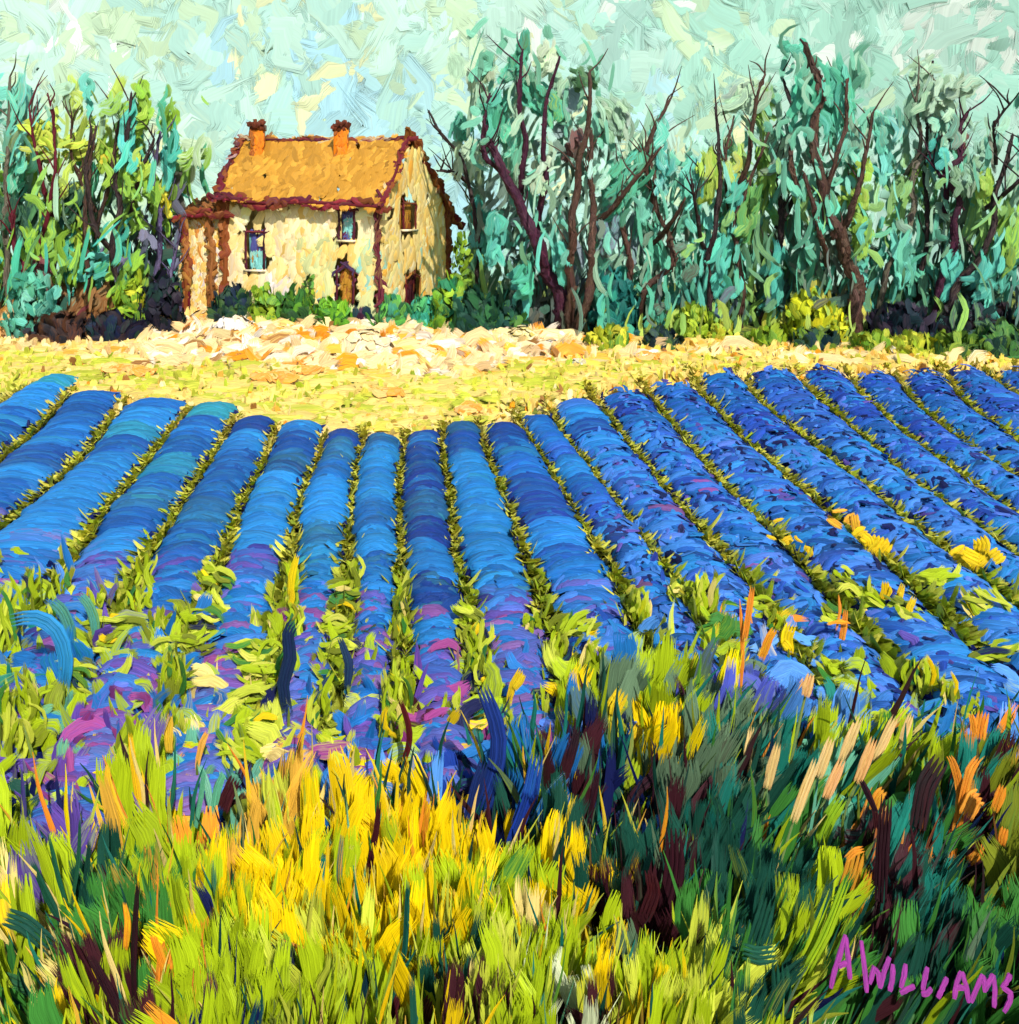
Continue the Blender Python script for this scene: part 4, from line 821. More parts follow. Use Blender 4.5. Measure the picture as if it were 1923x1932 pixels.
# ------------------------------------------------------------------ wild grass and flowers on the near bank
FG = """GeB BPb PBG GeP PBG gBP BPB YGB BKG BKB BKB BB BK BG BB BbM bNG KPG GbO bNG GYb bYB GbN YBg
GBe GBe PBG GeP BPG gMB BPM GYB BbG GNB BKB BPN BKg gYG BbG gbB dGb OGd YGO bOY pbN GYp bGN Gbb
BeG BTG GPB GgP GBP GPN GBN PbB GTN PMb MYG TDG BbK gYG BbE GbE GEO YGb bOp bKb GYb bKb GbN bBG
BTG GeB GBP MBe GBy gyG gNG BPM BGg GDM MPG GNK BbP GYN EbG GEY EpT pEG bGp bTG GbK TBb GBb bGB bGB
GeB tGP MPB BPG GyB GgB gPG gPM BPG MGR YMP TMN NBG BbM NEG YGE EGR EDG TEy Gyb Gdg GdK BTd bOB
GPN GMP PYG GYo GOt tBR oyg PBo YGb bYG KND NBT BGD REG NEg EDG EDR DTy TyD tdT dTo edG TdO eRO
GDP PNG GYo GYP GoG tRe ogR YyG YyB YoO YGK NDB DTB DGE NDR RDE TDE Dyd dTy tdT TRD dTR RTO eRO
GgP PGD DPG GYT GOR oEg GYy YyG Yte YOG YdO YGN YDT DGR DRE DRE DTR DdN DdT dTO RTO TRO RDO eRd
yGP GDd DdG dRO GoR YGT YgG YgG GyT YTG YGy GdG GYd YRD DRY RDE DRD DdN DdG GdD RDT TDR DdE edR
GYD ydY dGD dRO GOY GRN YgG gYG YgG YGy YgR GgG yGY GYd RDE RDG dgE Ddd GDd DGd RDd DTR DER deR
GdD yGd RGd GOR GON GDN gNG gGG GgY GYT DYG gyG GWR GYT YgT gGY gGd DdG gGd dgR RDd DRd DRd deR
dGY YGR GYR RGd GNO GNT GeD GgR GRD gGD RYG RGg GgT WgR RgY GYg gGY Ddg GgW GgW RDd dED TdE TDE""".split('\n')
FG = [(r.split() + [r.split()[-1]] * 24)[:24] for r in FG]
PROT = []      # (x0, x1, y0, y1, depth): clear view kept in front of single plants
def fg_tok(x, y):
    r = int(np.clip((y - 1040) // 75, 0, 11)); c = int(np.clip(x // 80, 0, 23)); return FG[r][c]
def lean(x, y):
    a = np.interp(x, [0, 250, 500, 900, 1200, 1500, 1923], [2.0, 1.8, 1.6, 1.5, 1.48, 1.12, 1.2])
    return a
def meadow_band(y0, y1, n, Lp, Wp, kind, name, label, mat, density=None, K=6, smear=False):
    n = int(n * 1.28); px = rng.uniform(-420, 2400, n); py = rng.uniform(y0, y1, n)
    if density is not None: k = rng.random(n) < density(px, py); px, py = px[k], py[k]; n = len(px)
    Lpx = rng.uniform(*Lp, n); Wpx = rng.uniform(*Wp, n)
    tok = [fg_tok(x + rng.normal(0, 16), y + rng.normal(0, 14) - (.28 * l_ if kind == 'blade' else 0)) for x, y, l_ in zip(px, py, Lpx)]
    if smear: tok = [t[0] if rng.random() < .72 else t for t in tok]
    ca, cb, let = pick(PF, tok)
    if kind == 'blade':
        Yb = y_of(py + Lpx * .45); C = unproj(px, py, Yb); C[:, 2] = ground_z(C[:, 0], C[:, 1]) - .03
        sc = Yb / F; an = lean(px, py) + rng.normal(0, .16, n)
        thin = np.array([l in 'RNOoyDTW' for l in let]); Wpx = Wpx * np.where(thin, .6, 1)
        C[:, 0] -= np.cos(an) * Lpx * sc * .5
        bad = np.zeros(n, bool)
        for (x0, x1, y0_, y1_, dp) in PROT:
            bad |= (px > x0 - 12) & (px < x1 + 12) & (py - Lpx * .6 < y1_) & (py + Lpx * .45 > y0_) & (Yb < dp + (.04 if y0_ != 1735 else .4)) & (rng.random(n) < (.9 if y0_ != 1735 else 2))
        ok = ~bad; C, ca, cb, Lpx, Wpx, sc, an, py = C[ok], ca[ok], cb[ok], Lpx[ok], Wpx[ok], sc[ok], an[ok], py[ok]; n = len(C)
        D = np.stack([np.cos(an), rng.normal(-.05, .2, n), np.sin(an)], -1)
        p = Paint(); p.dabs(C, D, facing(n, .45, .4), Lpx * sc * 1.08, Wpx * sc, ca, cb, curv=rng.normal(0, .12, n), wav=rng.uniform(0, .15, n), prof='bar' if smear else 'blade', root=True, bulge=.06, K=K)
    else:
        Yb = y_of(py + rng.uniform(20, 62, n)); sc = Yb / F; C = unproj(px, py, Yb)
        an = rng.choice([.2, 2.9, 1.4, 1.8], n) + rng.normal(0, .4, n)
        D = np.stack([np.cos(an), rng.normal(0, .25, n), np.sin(an)], -1)
        p = Paint(); p.dabs(C, D, facing(n, .35, .7), Lpx * sc, Wpx * sc, ca, cb, curv=rng.normal(0, .22, n), wav=rng.uniform(0, .15, n), prof='dab', bulge=.06)
    p.build(name, mat=mat, kind='stuff', label=label)
# single plants that stand out: polylines in the picture, rooted on the bank
def plant(name, label, cat, group, strokes, lift=0.0, depth=0.0):
    """strokes: (part name, [(px,py)...] from the foot up, width px, colour, second colour)"""
    fx, fy = max((s[1][0] for s in strokes), key=lambda q: q[1])
    Y0 = float(y_of(fy + (70 if fy > 1250 else 34))) - depth; g = unproj(fx, fy, Y0)
    strokes = list(strokes) + ([('stem', [(fx, fy + (66 if fy > 1250 else 32)), (fx, fy - 6)], 6, '7c8c2c', '3c6030')])
    for _, pl_0, w_0, *_h in strokes[:-1]:
        aq = np.array(pl_0, float); PROT.append((aq[:, 0].min(), aq[:, 0].max(), aq[:, 1].min(), aq[:, 1].max(), Y0))
    root = thing(name, (g[0], Y0, float(ground_z(g[0], Y0))), label, cat, group)
    for j, (part, pl, w, h1, h2) in enumerate(strokes):
        q = np.array(pl, float); m = len(q); t = np.linspace(0, 1, 9); tt = np.linspace(0, 1, m)
        x = np.interp(t, tt, q[:, 0]); y = np.interp(t, tt, q[:, 1]); x[1:-1] = .25 * x[:-2] + .5 * x[1:-1] + .25 * x[2:]; y[1:-1] = .25 * y[:-2] + .5 * y[1:-1] + .25 * y[2:]
        dj = -.06 - .07 * (j % 5); P = unproj(x, y, Y0 + dj)
        if depth == 0 and q[0][1] >= fy - 4: P[0, 2] -= .1
        T = norm(np.gradient(P, axis=0)); N = norm(np.array([rng.normal(0, .15), -1, .3])); S = norm(np.cross(T, N)); N = norm(np.cross(S, T))
        p = Paint(); sub = 4 if w > 15 else (3 if w > 8 else 1)
        c1, c2 = lin(h1), lin(h2); W0 = w * Y0 / F
        for k in range(sub):
            offv = S * ((k - (sub - 1) / 2) * W0 * .3) + np.array([0, -.012 * k, 0])
            Pk = P + offv; Wk = W0 / (sub * .55 if sub > 1 else 1) * np.interp(t, [0, .2, .5, .8, 1], [.45, .8, 1, .7, .12]) * rng.uniform(.85, 1.15, 9)
            p.ribbons(Pk[None], S[None], N[None], Wk[None], jit(c1, 1, .1), jit(c2, 1, .1), .25)
            # closed back so that a stem has body
            p.ribbons(Pk[None], -S[None], -N[None], Wk[None], jit(c1, 1, .1), jit(c2, 1, .1), .2)
        p.build(part, parent=root, mat=M_SOLID if part == 'stem' else M_DRY)
    return root
OR, YE, CRM, MAR, NAV, TEA, DGR, LIM, MIN, OCH = 'f4902a', 'f6cc10', 'f0cf8c', '3c1620', '1c2c70', '1f7a6c', '164a38', 'a2ba20', '6cc09a', 'd8a030'
plant('orange_flower', 'tall forked bright orange flower spike near the right edge', 'flower', 'orange flower spikes', [
 ('stem', PL(1790, 1640, 1806, 1560, 1815, 1500, 1800, 1440, 1790, 1425), 13, OR, 'f6b040'), ('petal', PL(1812, 1520, 1830, 1450, 1846, 1428), 12, OR, 'f6b040'), ('petal', PL(1820, 1540, 1838, 1505, 1850, 1500), 22, 'f6a840', OR), ('petal', PL(1800, 1650, 1786, 1656, 1776, 1648), 10, OR, CRM), ('leaf', PL(1826, 1625, 1845, 1612, 1852, 1590), 14, OR, OCH)])
plant('orange_flower', 'small orange bud pair right beside the forked spike', 'flower', 'orange flower spikes', [('petal', PL(1875, 1530, 1886, 1500, 1892, 1480), 14, OR, OCH), ('petal', PL(1888, 1595, 1892, 1575, 1896, 1560), 12, OR, OCH), ('stem', PL(1890, 1680, 1884, 1600, 1872, 1520), 5, MAR, OCH)])
plant('orange_flower', 'orange tassel above the forked spike at the right', 'flower', 'orange flower spikes', [('petal', PL(1846, 1395, 1850, 1365, 1856, 1340), 18, OR, 'f6b040'), ('petal', PL(1838, 1385, 1836, 1360, 1830, 1345), 10, OR, 'f6b040'), ('stem', PL(1840, 1560, 1842, 1470, 1846, 1390), 5, '6c6a30', MAR)])
plant('orange_flower', 'orange flame shaped flower standing in the lime weeds', 'flower', 'orange flower spikes', [('stem', PL(1398, 1300, 1402, 1240, 1400, 1180, 1396, 1130), 8, OR, 'f6b040'), ('petal', PL(1404, 1210, 1414, 1150, 1420, 1105), 10, OR, 'f6a848'), ('petal', PL(1436, 1245, 1450, 1205, 1462, 1185), 12, OR, YE)])
plant('orange_flower', 'thin orange flower on the light blue row', 'flower', 'orange flower spikes', [('stem', PL(1586, 1220, 1592, 1185, 1596, 1150), 9, OR, 'f6a848'), ('petal', PL(1578, 1190, 1586, 1150, 1582, 1120), 7, OR, 'f6a848'), ('petal', PL(1560, 1178, 1585, 1172, 1606, 1176), 8, OR, YE)])
plant('orange_flower', 'large orange leaf cluster low at the left', 'flower', 'orange flower spikes', [('leaf', PL(308, 1885, 312, 1820, 322, 1780), 30, OR, 'f6b040'), ('leaf', PL(318, 1840, 300, 1790, 290, 1760), 16, OR, 'f6a020'), ('leaf', PL(345, 1880, 330, 1850, 322, 1830), 18, 'f6a020', OR), ('leaf', PL(238, 1790, 243, 1740, 236, 1700), 12, OR, YE)])
plant('orange_flower', 'ochre orange leaf spray in the teal grass', 'flower', 'orange flower spikes', [('leaf', PL(1586, 1715, 1606, 1650, 1618, 1600), 22, OCH, OR), ('leaf', PL(1596, 1620, 1612, 1605, 1630, 1600), 9, OR, OCH), ('leaf', PL(1610, 1735, 1630, 1680, 1640, 1640), 12, 'c89028', OR)])
plant('orange_flower', 'orange bud on a maroon forked stem', 'flower', 'orange flower spikes', [('petal', PL(1646, 1530, 1656, 1502, 1668, 1488), 15, 'e8962c', OCH), ('stem', PL(1664, 1650, 1656, 1560, 1648, 1520), 10, MAR, '5a2a2a'), ('stem', PL(1652, 1530, 1634, 1490, 1624, 1470), 10, MAR, '20242c')])
ys = [('yellow flower head in the lavender, largest of the two by the right edge', [(1800, 1060, 1830, 1040, 30), (1830, 1065, 1862, 1030, 26), (1850, 1040, 1846, 1012, 22), (1870, 1055, 1890, 1040, 20), (1815, 1040, 1850, 1058, 20)], 'f6cc18'),
      ('yellow flower head in the lavender left of the largest one', [(1618, 1020, 1640, 1005, 26), (1640, 1038, 1662, 1010, 24), (1660, 1040, 1676, 1020, 18), (1625, 1008, 1640, 1030, 16)], 'f6cc18'),
      ('peach and orange flower head above the yellow one', [(1560, 975, 1590, 995, 12), (1600, 990, 1618, 975, 18), (1616, 1000, 1612, 968, 14), (1570, 965, 1600, 962, 8)], 'f4a838'),
      ('small broken yellow blossoms on the slanting row', [(1458, 985, 1480, 978, 8), (1480, 1024, 1496, 1014, 12), (1446, 1010, 1466, 1018, 8), (1520, 1030, 1532, 1050, 10), (1500, 1010, 1516, 1024, 7)], 'f0c020'),
      ('yellow tapering flower in the lime weeds', [(1474, 1225, 1480, 1190, 16), (1488, 1230, 1494, 1175, 18), (1478, 1210, 1492, 1228, 14)], 'f6d010'),
      ('yellow flower behind the tapering one', [(1464, 1190, 1474, 1150, 16), (1470, 1175, 1490, 1150, 12)], 'dcc020'),
      ('twin yellow flames on the green wedge at the right', [(1662, 1140, 1670, 1095, 14), (1672, 1130, 1680, 1105, 8)], 'f0c010'), ('slim yellow flower right of the twin flames', [(1690, 1150, 1704, 1100, 10), (1700, 1130, 1700, 1115, 8)], 'f0c828'),
      ('short yellow flower right of the slim one', [(1718, 1170, 1726, 1125, 12)], 'f0d020'),
      ('yellow bloom on the green plant in the dark undergrowth', [(1150, 1370, 1176, 1300, 22), (1158, 1350, 1168, 1320, 16)], 'f0cc20'), ('smaller yellow bloom right of the one in the dark undergrowth', [(1195, 1405, 1212, 1365, 20), (1190, 1390, 1204, 1370, 14)], 'f0c820'),
      ('bright yellow streak at the end of a gap left of centre', [(548, 1125, 562, 1045, 13), (545, 1150, 552, 1110, 10)], 'f0cc10'), ('yellow spot pair at the foot of the upright row', [(892, 1195, 904, 1175, 14), (916, 1206, 934, 1194, 14)], 'f4cc18'),
      ('yellow slanting bloom beside the dark blue leaf', [(960, 1320, 984, 1260, 12), (970, 1300, 990, 1270, 10)], 'e8c420'), ('yellow spike beneath the dark shrub', [(1064, 1700, 1078, 1625, 18)], 'f0d018'), ('yellow spike left below the dark shrub', [(1094, 1760, 1122, 1665, 20), (1100, 1740, 1118, 1690, 12)], 'f2cc10'),
      ('yellow spike in the lime grass at the foot of the dark shrub', [(1160, 1795, 1176, 1730, 18), (1176, 1800, 1180, 1745, 12)], 'f4c810')]
for lb, ss, c in ys:
    plant('yellow_flower', lb, 'flower', 'yellow flowers', [('petal', PL(a, b, .5 * (a + c_) + rng.normal(0, 3), .5 * (b + d), c_, d), w, c, 'c8b020') for a, b, c_, d, w in ss])
# cream plumes leaning right
pl_ = [('tallest cream plume in the lavender, half hidden by blue', PL(1480, 1500, 1500, 1400, 1520, 1310, 1530, 1270)), ('cream plume left of the tallest', PL(1400, 1520, 1408, 1450, 1418, 1370)), ('speckled short cream plume', PL(1430, 1560, 1448, 1480, 1468, 1400)),
       ('slender cream plume on the light blue row', PL(1490, 1360, 1505, 1320, 1520, 1280)), ('cream plume reaching into the blue', PL(1500, 1560, 1545, 1460, 1570, 1390)), ('long peach plume leaning right', PL(1560, 1500, 1590, 1430, 1622, 1350)), ('peach plume right of the long one', PL(1590, 1540, 1620, 1470, 1650, 1390)),
       ('low cream plume beside the dark stems', PL(1470, 1640, 1500, 1540, 1540, 1430)), ('pale plume at the back of the cluster', PL(1620, 1500, 1650, 1430, 1690, 1350)), ('peach plume with an orange edge', PL(1530, 1570, 1560, 1500, 1590, 1430)), ('thin olive plume right of the cluster', PL(1660, 1480, 1700, 1400, 1720, 1345))]
for k, (lb, pth) in enumerate(pl_):
    n_ = len(pth); q0, q1 = np.array(pth[-2], float), np.array(pth[-1], float); head = [tuple(q0 + (q1 - q0) * s_) for s_ in (-.1, .4, 1)]
    plant('plume_grass', lb, 'grass plume', 'cream grass plumes', [('stem', pth, 6, '6c9a5c', 'a8a050'), ('seed_head', head, 15 if k != 10 else 10, CRM if k % 3 else 'f4b878', 'e8b868')])
# bold leaves and stems
bl = [('broad navy blue leaf standing at the centre', 'leaf', [(PL(905, 1540, 935, 1460, 945, 1390, 925, 1330, 908, 1290), 24, '1f3a86', '12204c'), (PL(880, 1560, 900, 1480, 915, 1430), 16, '1c2c60', '1f3a86')]),
 ('cobalt streaked leaves right of the navy leaf', 'leaf', [(PL(975, 1560, 1000, 1500, 1015, 1420), 22, '1c3c9c', '2a68b0'), (PL(960, 1600, 985, 1540, 1000, 1490), 16, '1c3c9c', '18305c')]),
 ('pair of mint green leaves in the purple patch', 'leaf', [(PL(400, 1530, 392, 1480, 376, 1440), 13, MIN, 'a0d8b8'), (PL(402, 1540, 410, 1490, 424, 1455), 14, '5ca884', MIN)]),
 ('golden curved leaf standing left of the mint leaves', 'leaf', [(PL(270, 1560, 258, 1480, 250, 1420, 246, 1380), 12, YE, OCH)]), ('golden leaf with a toothed edge at the left', 'leaf', [(PL(272, 1600, 235, 1555, 215, 1510, 202, 1460, 206, 1440), 14, 'ecb834', YE)]),
 ('ochre bud spike above the left grass', 'leaf', [(PL(320, 1420, 318, 1385, 322, 1345), 15, 'dcae40', YE), (PL(372, 1440, 382, 1400, 392, 1380), 11, 'ecae50', OCH)]),
 ('maroon leaf pair in the yellow grass', 'leaf', [(PL(420, 1530, 432, 1495, 446, 1465), 20, MAR, '5c2a2a'), (PL(480, 1560, 486, 1510, 492, 1480), 22, '5a1c20', MAR)]),
 ('tall maroon black stem low at the left', 'stem', [(PL(258, 1925, 252, 1840, 256, 1740, 262, 1660), 12, '34141c', '1c2a22')]), ('slanting maroon stem near the bottom left', 'stem', [(PL(235, 1925, 205, 1860, 172, 1800), 20, '34141c', '241820')]),
 ('short maroon stem in the bottom left corner', 'stem', [(PL(170, 1930, 140, 1890, 120, 1860), 14, '4a1c24', '2a1420')]), ('dark green fan of leaves at the left', 'leaf', [(PL(128, 1710, 110, 1650, 92, 1570), 10, DGR, '2c6c3c'), (PL(122, 1750, 90, 1690, 60, 1620), 14, DGR, '1c5a3c'), (PL(150, 1730, 165, 1650, 170, 1580), 11, '164034', DGR), (PL(135, 1715, 150, 1620, 152, 1540), 9, '1c4c3c', '2c6c3c')]),
 ('curving dark green leaf at the left edge', 'leaf', [(PL(10, 1725, 50, 1740, 105, 1790), 20, '1c5444', DGR), (PL(0, 1840, 40, 1865, 75, 1850), 22, '24583a', '3c7030')]),
 ('pale mint stem in the lime grass left of centre', 'stem', [(PL(325, 1640, 322, 1560, 318, 1500), 9, 'b4c44c', LIM), (PL(370, 1560, 380, 1500, 386, 1450), 9, '5ca884', MIN)]),
 ('teal stem rising from the yellow grass', 'stem', [(PL(600, 1740, 605, 1660, 612, 1610), 11, TEA, '30a090'), (PL(640, 1720, 640, 1640, 646, 1575), 10, TEA, 'e0a020')]), ('slim maroon stem in the yellow grass', 'stem', [(PL(690, 1680, 700, 1620, 712, 1560, 716, 1510), 10, MAR, '5a2024')]),
 ('dark teal stem low at the centre', 'stem', [(PL(740, 1880, 765, 1800, 768, 1720, 770, 1660), 9, '1a5c50', DGR)]), ('navy and white slanting stem low at the centre', 'stem', [(PL(680, 1910, 690, 1860, 700, 1810), 11, '16324c', DGR), (PL(655, 1925, 645, 1880, 640, 1840), 16, '12304a', TEA)]),
 ('lime drooping leaf in the lower lime patch', 'leaf', [(PL(600, 1870, 560, 1810, 535, 1750), 12, '8cb828', 'b4cc30')]), ('maroon stem beneath the yellow spikes', 'stem', [(PL(1120, 1750, 1136, 1700, 1134, 1640), 20, '2c1018', '4a1c28')]),
 ('thick wavy maroon stem in the dark shrub', 'stem', [(PL(1230, 1790, 1255, 1720, 1275, 1640, 1270, 1560), 28, '2c141c', '4a1c28'), (PL(1215, 1730, 1235, 1680, 1225, 1640), 18, '3a141c', '5a2020')]), ('twisted maroon stem at the top of the dark shrub', 'stem', [(PL(1180, 1530, 1200, 1490, 1240, 1460, 1232, 1400), 14, '24141c', '4a2430')]),
 ('grey maroon twig pair at the top left of the dark shrub', 'stem', [(PL(1060, 1480, 1080, 1420, 1090, 1370), 14, '2c1a24', '3c2c30'), (PL(1110, 1560, 1120, 1500, 1130, 1450), 9, MAR, '24202c')]), ('winding pale green tendril on the dark shrub', 'stem', [(PL(1130, 1500, 1180, 1460, 1195, 1400, 1190, 1350), 8, 'a0ac50', '7c9c4c')]),
 ('lime leaf hanging on the dark shrub', 'leaf', [(PL(1180, 1490, 1192, 1455, 1200, 1430), 22, LIM, 'b8cc30')]), ('lime stem at the lower right of the dark shrub', 'stem', [(PL(1384, 1720, 1392, 1660, 1398, 1615), 10, '7c9c28', 'a8b830')]),
 ('lime slanting leaf under the plumes', 'leaf', [(PL(1545, 1590, 1565, 1540, 1590, 1500), 18, '9cc020', '6ca02c')]), ('dark green drooping plant in the lime grass at the right', 'leaf', [(PL(1420, 1790, 1440, 1730, 1450, 1690), 22, '1c5040', '123a30'), (PL(1400, 1790, 1430, 1800, 1465, 1795), 18, '24604a', DGR), (PL(1440, 1925, 1475, 1880, 1470, 1810), 26, '1c5440', '184438')]),
 ('maroon branching stem at the far right', 'stem', [(PL(1880, 1720, 1890, 1680, 1910, 1645), 18, '3c1a22', '2a1820'), (PL(1730, 1560, 1745, 1480, 1775, 1430), 24, '2c2828', '4a2028')]), ('dark maroon stem left of the forked orange spike', 'stem', [(PL(1660, 1700, 1664, 1600, 1672, 1500), 16, '2a141a', '44202a'), (PL(1685, 1800, 1700, 1740, 1705, 1690), 22, '34161e', '241c1e')]),
 ('bright lime streak leaning over the right bank', 'leaf', [(PL(1480, 1900, 1530, 1800, 1575, 1680), 22, 'a4c41c', 'c8d428'), (PL(1520, 1830, 1560, 1760, 1600, 1650), 14, 'a4c41c', '7cac24')]),
 ('maroon drooping fleck below the upright row', 'leaf', [(PL(760, 1440, 775, 1400, 770, 1360, 752, 1310), 11, '4a1418', '6a2420')]), ('navy zigzag leaf left of the centre', 'leaf', [(PL(545, 1340, 530, 1290, 552, 1240, 540, 1195, 560, 1170), 20, '1c2c50', '16324c'), (PL(655, 1300, 660, 1250, 640, 1200), 14, '1c2c50', '2a4c60')]),
 ('maroon pair of curled leaves on the bottom edge', 'leaf', [(PL(800, 1925, 805, 1900, 815, 1880), 16, '5a3024', MAR), (PL(740, 1925, 745, 1900, 752, 1875), 12, MAR, '5a1c20'), (PL(1050, 1925, 1068, 1890, 1080, 1860), 18, '34141c', '2a1c24')])]
for lb, part, ss in bl:
    plant('wild_plant', lb, 'plant', None, [(part, a, w, h1, h2) for a, w, h1, h2 in ss])
# curved blue and green leaves at the left, above the purple patch
for lb, pth, w, h1, h2 in [('wide arched blue leaf at the left', PL(20, 1170, 70, 1160, 110, 1185, 128, 1240, 120, 1290), 24, '2a86c0', '2f7f9c'), ('arched teal leaf right of the wide blue one', PL(95, 1130, 120, 1150, 135, 1190, 134, 1220), 18, '4a8a6c', '4a9aa8'),
                           ('second arched teal leaf', PL(150, 1120, 170, 1140, 182, 1180, 176, 1210), 16, '4a9a90', '6a9a4c'), ('upright blue green leaf below the wide one', PL(60, 1330, 56, 1270, 50, 1210), 26, '4a98c0', '5a9a7c'),
                           ('mint streaked leaf at the far left', PL(110, 1400, 98, 1340, 88, 1290), 13, '6cc49c', '7cb060'), ('curved lime leaf beside the mint streak', PL(185, 1330, 180, 1290, 150, 1250, 128, 1240), 26, '8ca41c', '6c9030')]:
    plant('arching_leaf', lb, 'leaf', None, [('leaf', pth[::-1], w, h1, h2)])

# magenta brush lettering resting on the grass at the lower right
def lettering():
    k = 831 / 1923 * .477; ox, oy = 3200 * .477, 3650 * .477
    LT = [('A', [[(335, 110), (290, 270), (235, 440), (200, 600)], [(340, 130), (355, 280), (370, 420), (378, 520)], [(270, 400), (320, 375), (375, 370)]]),
          ('W', [[(480, 165), (500, 330), (520, 520), (530, 640)], [(555, 560), (600, 410), (640, 470), (650, 600)], [(650, 600), (690, 440), (740, 315)]]), ('I', [[(770, 380), (765, 500), (740, 630)]]),
          ('L', [[(885, 375), (870, 490), (840, 600)], [(835, 645), (900, 610), (970, 580)]]), ('L', [[(1085, 405), (1060, 510), (1040, 620)], [(1030, 650), (1080, 650), (1125, 600)]]), ('I', [[(1265, 500), (1225, 590), (1180, 690)]]),
          ('A', [[(1395, 445), (1350, 560), (1330, 700)], [(1400, 450), (1440, 580), (1465, 735)], [(1330, 600), (1380, 590), (1440, 605)]]),
          ('M', [[(1485, 730), (1540, 590), (1590, 470)], [(1590, 480), (1610, 540), (1610, 640)], [(1610, 620), (1650, 540), (1695, 475)], [(1690, 480), (1705, 600), (1695, 780)]]),
          ('S', [[(1845, 470), (1810, 540), (1765, 600)], [(1770, 590), (1850, 640), (1840, 720), (1785, 820)]])]
    Y0 = float(y_of(1985)) - .18; c0 = unproj(ox + 1000 * k, oy + 900 * k, Y0)
    root = thing('hand_lettering', c0, 'row of magenta hand painted capital letters standing in the lower right grass', 'lettering')
    for nm, ss in LT:
        p = Paint()
        for s_ in ss:
            q = np.array(s_, float); t = np.linspace(0, 1, 10); tt = np.linspace(0, 1, len(q))
            x = ox + k * np.interp(t, tt, q[:, 0]); y = oy + k * np.interp(t, tt, q[:, 1])
            # leaning back along the slope of the bank
            Y = Y0 - (y - 1800) * .0012
            P = unproj(x, y, Y); T = norm(np.gradient(P, axis=0)); N = norm(np.array([0, -1, .35])); S = norm(np.cross(T, N)); N = norm(np.cross(S, T))
            W = 44 * k * Y0 / F * np.interp(t, [0, .1, .5, .9, 1], [.75, 1, 1.05, 1, .7]) * rng.uniform(.9, 1.1, 10)
            for sg in (1, -1): p.ribbons(P[None], sg * S[None], sg * N[None], W[None], lin('b042a4')[None], lin('7c3a88')[None], .18)
        p.build('letter_' + nm.lower(), parent=root)
lettering()
PROT.append((1560, 2080, 1735, 1940, float(y_of(1990))))
def fg_edge(x):
    return np.interp(x, [-200, 120, 200, 260, 330, 420, 520, 600, 700, 800, 870, 950, 1040, 1150, 1250, 1350, 1450, 1560, 1700, 1800, 1923, 2100],
                     [1620, 1620, 1590, 1450, 1580, 1590, 1530, 1560, 1580, 1530, 1550, 1520, 1400, 1330, 1290, 1330, 1320, 1360, 1410, 1420, 1380, 1340]) + 34 * np.sin(x / 23.0) + 24 * np.sin(x / 9.0 + 1)
LIME = '''57 1113 40 70 v;13 1200 30 150 v;214 1184 90 46 h;218 1217 70 46 h;150 1287 50 90 d;57 1334 50 110 v;10 1368 40 130 v;40 1398 50 80 v;275 1090 40 60 v;261 1140 60 60 v;412 1093 56 60 d;395 1140 60 50 d;368 1177 80 50 h
352 1214 90 60 h;328 1287 60 110 v;482 1234 80 70 h;502 1274 80 50 h;479 1321 90 56 h;476 1368 80 46 h;449 1428 90 80 d;603 1341 46 100 v;570 1470 50 60 v;251 1421 60 120 v;318 1375 80 60 v;651 1125 56 70 h;641 1188 60 70 h;637 1229 56 70 h
627 1288 50 40 h;627 1365 40 50 h;759 1125 20 90 v;755 1188 44 50 v;759 1288 46 70 v;748 1333 64 100 v;742 1386 66 80 v;887 1163 56 50 d;898 1226 56 80 v;901 1271 56 70 v;932 1295 50 50 d;1082 1184 80 40 u;1106 1198 50 50 u;1057 1229 34 70 v
1120 1267 56 90 v;1134 1309 50 80 v;1162 1368 44 90 v;1207 1149 50 60 v;1273 1115 50 50 v;1255 1240 26 100 v;1189 1448 30 70 v;967 1386 26 100 v;668 1087 26 60 v;1286 1115 60 50 h;1331 1128 64 100 v;1429 1142 60 60 h;1463 1177 56 60 v;1567 1163 36 60 d
1588 1090 50 50 d;1623 1118 90 36 d;1672 1142 110 40 d;1724 1167 80 40 d;1769 1090 90 40 h;1863 1142 110 50 d;1873 1233 100 40 h;1585 1267 90 46 d;1623 1309 100 40 d;1647 1361 66 56 h;1734 1281 110 56 v;1793 1316 40 80 v;1832 1337 46 56 v;1311 1351 56 60 v;1366 1413 30 40 v
549 1110 24 90 v;556 1180 40 70 v;540 1260 40 70 v;520 1190 30 60 v;90 1180 40 60 v;120 1100 40 50 v;180 1130 40 40 v;300 1180 40 60 v;850 1340 40 60 v;1000 1180 40 40 v;1020 1330 40 60 v'''
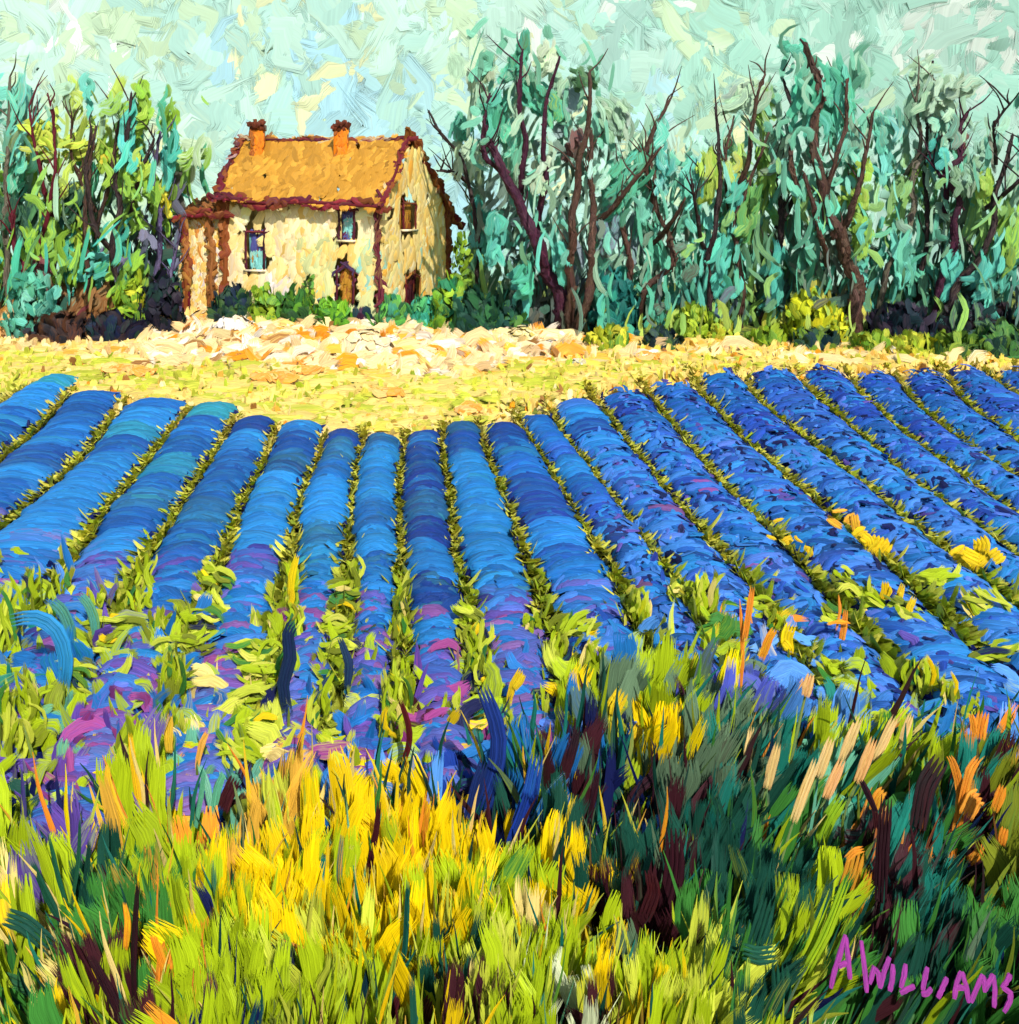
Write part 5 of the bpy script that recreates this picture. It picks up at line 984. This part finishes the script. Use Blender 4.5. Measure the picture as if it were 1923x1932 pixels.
def lime_weeds():
    p = Paint()
    for e_ in LIME.replace('\n', ';').split(';'):
        x, y, w, h, o = e_.split(); x, y, w, h = map(float, (x, y, w, h)); sh = .74 if x < 1250 else .62; w *= sh; h *= sh; n = int(8 + w * h / 120)
        px = x + rng.uniform(-.5, .5, n) * w; py = y + rng.uniform(-.5, .5, n) * h
        Yb = float(y_of(y + h * .5 + 34)) + rng.uniform(-.15, .2, n); sc = Yb / F
        an = dict(v=1.55, h=.1, d=-.65, u=.8)[o] + rng.normal(0, .25, n)
        big = max(w, h) if o != 'h' else w
        tk = ['Gge' if q < .6 else ('gGy' if q < .74 else ('GYe' if q < .82 else ('edG' if q < .93 else 'dNe'))) for q in rng.random(n)]
        ca, cb, _ = pick(PF, tk)
        p.dabs(unproj(px, py, Yb), np.stack([np.cos(an), rng.normal(0, .2, n), np.sin(an)], -1), facing(n, .3, .6), rng.uniform(.45, .9, n) * big * sc * 1.35, rng.uniform(6, 13, n) * sc, ca * .92, cb * .92, curv=rng.normal(0, .15, n), wav=.12, bulge=.07)
    p.build('lime_weeds', mat=M_DRY, kind='stuff', label='clumps of lime weeds growing through the near ends of the rows')
lime_weeds()
def dens_mid(px, py):      # how far the weeds have crept into the lavender
    e = np.interp(px, [0, 150, 300, 500, 700, 900, 1050, 1200, 1300, 1500, 1700, 1923], [990, 1050, 1090, 1130, 1180, 1210, 1200, 1170, 1080, 1150, 1230, 1260])
    return np.clip((py - e) / 260, 0, 1) * .6
meadow_band(960, 1560, 4600, (40, 100), (16, 40), 'dab', 'wild_flowers', 'loose green, blue and purple growth between the near ends of the rows', M_DRY, dens_mid)
meadow_band(1050, 1520, 1800, (50, 115), (10, 24), 'blade', 'tall_weeds', 'upright lime and olive weeds among the near lavender', M_DRY, lambda x, y: dens_mid(x, y) * .8)
meadow_band(1440, 2000, 4600, (110, 240), (24, 66), 'blade', 'meadow_grass', 'broad lime, yellow and dark green grass of the near bank', M_DRY, lambda x, y: np.clip((y - fg_edge(x)) / 90, 0, 1), smear=True)
meadow_band(1290, 1440, 800, (80, 190), (22, 56), 'blade', 'dark_undergrowth', 'dark grey green undergrowth in front of the rows', M_DRY, lambda x, y: np.where((x > 1060) & (y > 1270 + np.abs(x - 1250) * .3), .95, 0), smear=True)
meadow_band(1470, 2060, 6600, (80, 240), (6, 18), 'blade', 'grass', 'long painted grass blades standing on the near bank', M_SOLID, lambda x, y: np.clip((y - fg_edge(x) + 10) / 220, 0, 1), K=8)
meadow_band(1560, 2060, 2200, (70, 190), (12, 30), 'blade', 'grass_tufts', 'short broad tufts low on the near bank', M_DRY, None, K=8)
def accents(n, toks, y0, y1, x0, x1, Lp, Wp, label, name):
    px = rng.uniform(x0, x1, n); py = rng.uniform(y0, y1, n); Lpx = rng.uniform(*Lp, n); Yb = y_of(py + Lpx * .3); ok = py > fg_edge(px) - 20
    px, py, Lpx, Yb = px[ok], py[ok], Lpx[ok], Yb[ok]; n = len(px)
    for (a, b, c, d, dp) in PROT:
        k = (px > a - 10) & (px < b + 10) & (py - Lpx * .6 < d) & (py + Lpx * .3 > c) & (Yb < dp + (.4 if c == 1735 else .04)); px, py, Lpx, Yb = px[~k], py[~k], Lpx[~k], Yb[~k]
    n = len(px); sc = Yb / F; ca, cb, _ = pick(PF, [toks[int(q * len(toks))] for q in rng.random(n)]); an = lean(px, py) + rng.normal(0, .2, n)
    C = unproj(px, py, Yb); C[:, 2] = ground_z(C[:, 0], C[:, 1]) - .03
    p = Paint(); p.dabs(C, np.stack([np.cos(an), rng.uniform(-.35, .05, n), np.sin(an)], -1), facing(n, .25, .4), Lpx * sc * 1.35, rng.uniform(*Wp, n) * sc, ca, cb, curv=rng.normal(0, .1, n), wav=.25, prof='blade', root=True, bulge=.1, K=10)
    p.build(name, mat=M_SOLID, kind='stuff', label=label)
accents(420, ['DTR', 'TDd', 'RDN', 'dDT'], 1500, 2050, -60, 1000, (80, 200), (7, 15), 'dark teal and maroon blades among the lime grass', 'dark_blades')
accents(700, ['DTN', 'RDV'.replace('V', 'R'), 'TDE', 'dGe', 'DRD'], 1400, 2050, 1000, 1980, (80, 220), (7, 18), 'dark green and maroon blades on the right of the bank', 'dark_blades')
accents(420, ['yYg', 'YOy', 'gyG', 'oYy'], 1500, 2050, -60, 1250, (90, 220), (7, 15), 'pale straw and yellow blades among the lime grass', 'pale_blades')
accents(120, ['yoO', 'Ggy', 'Ooy'], 1420, 1900, 1300, 1980, (80, 170), (6, 13), 'straw and ochre blades among the dark grass', 'pale_blades')
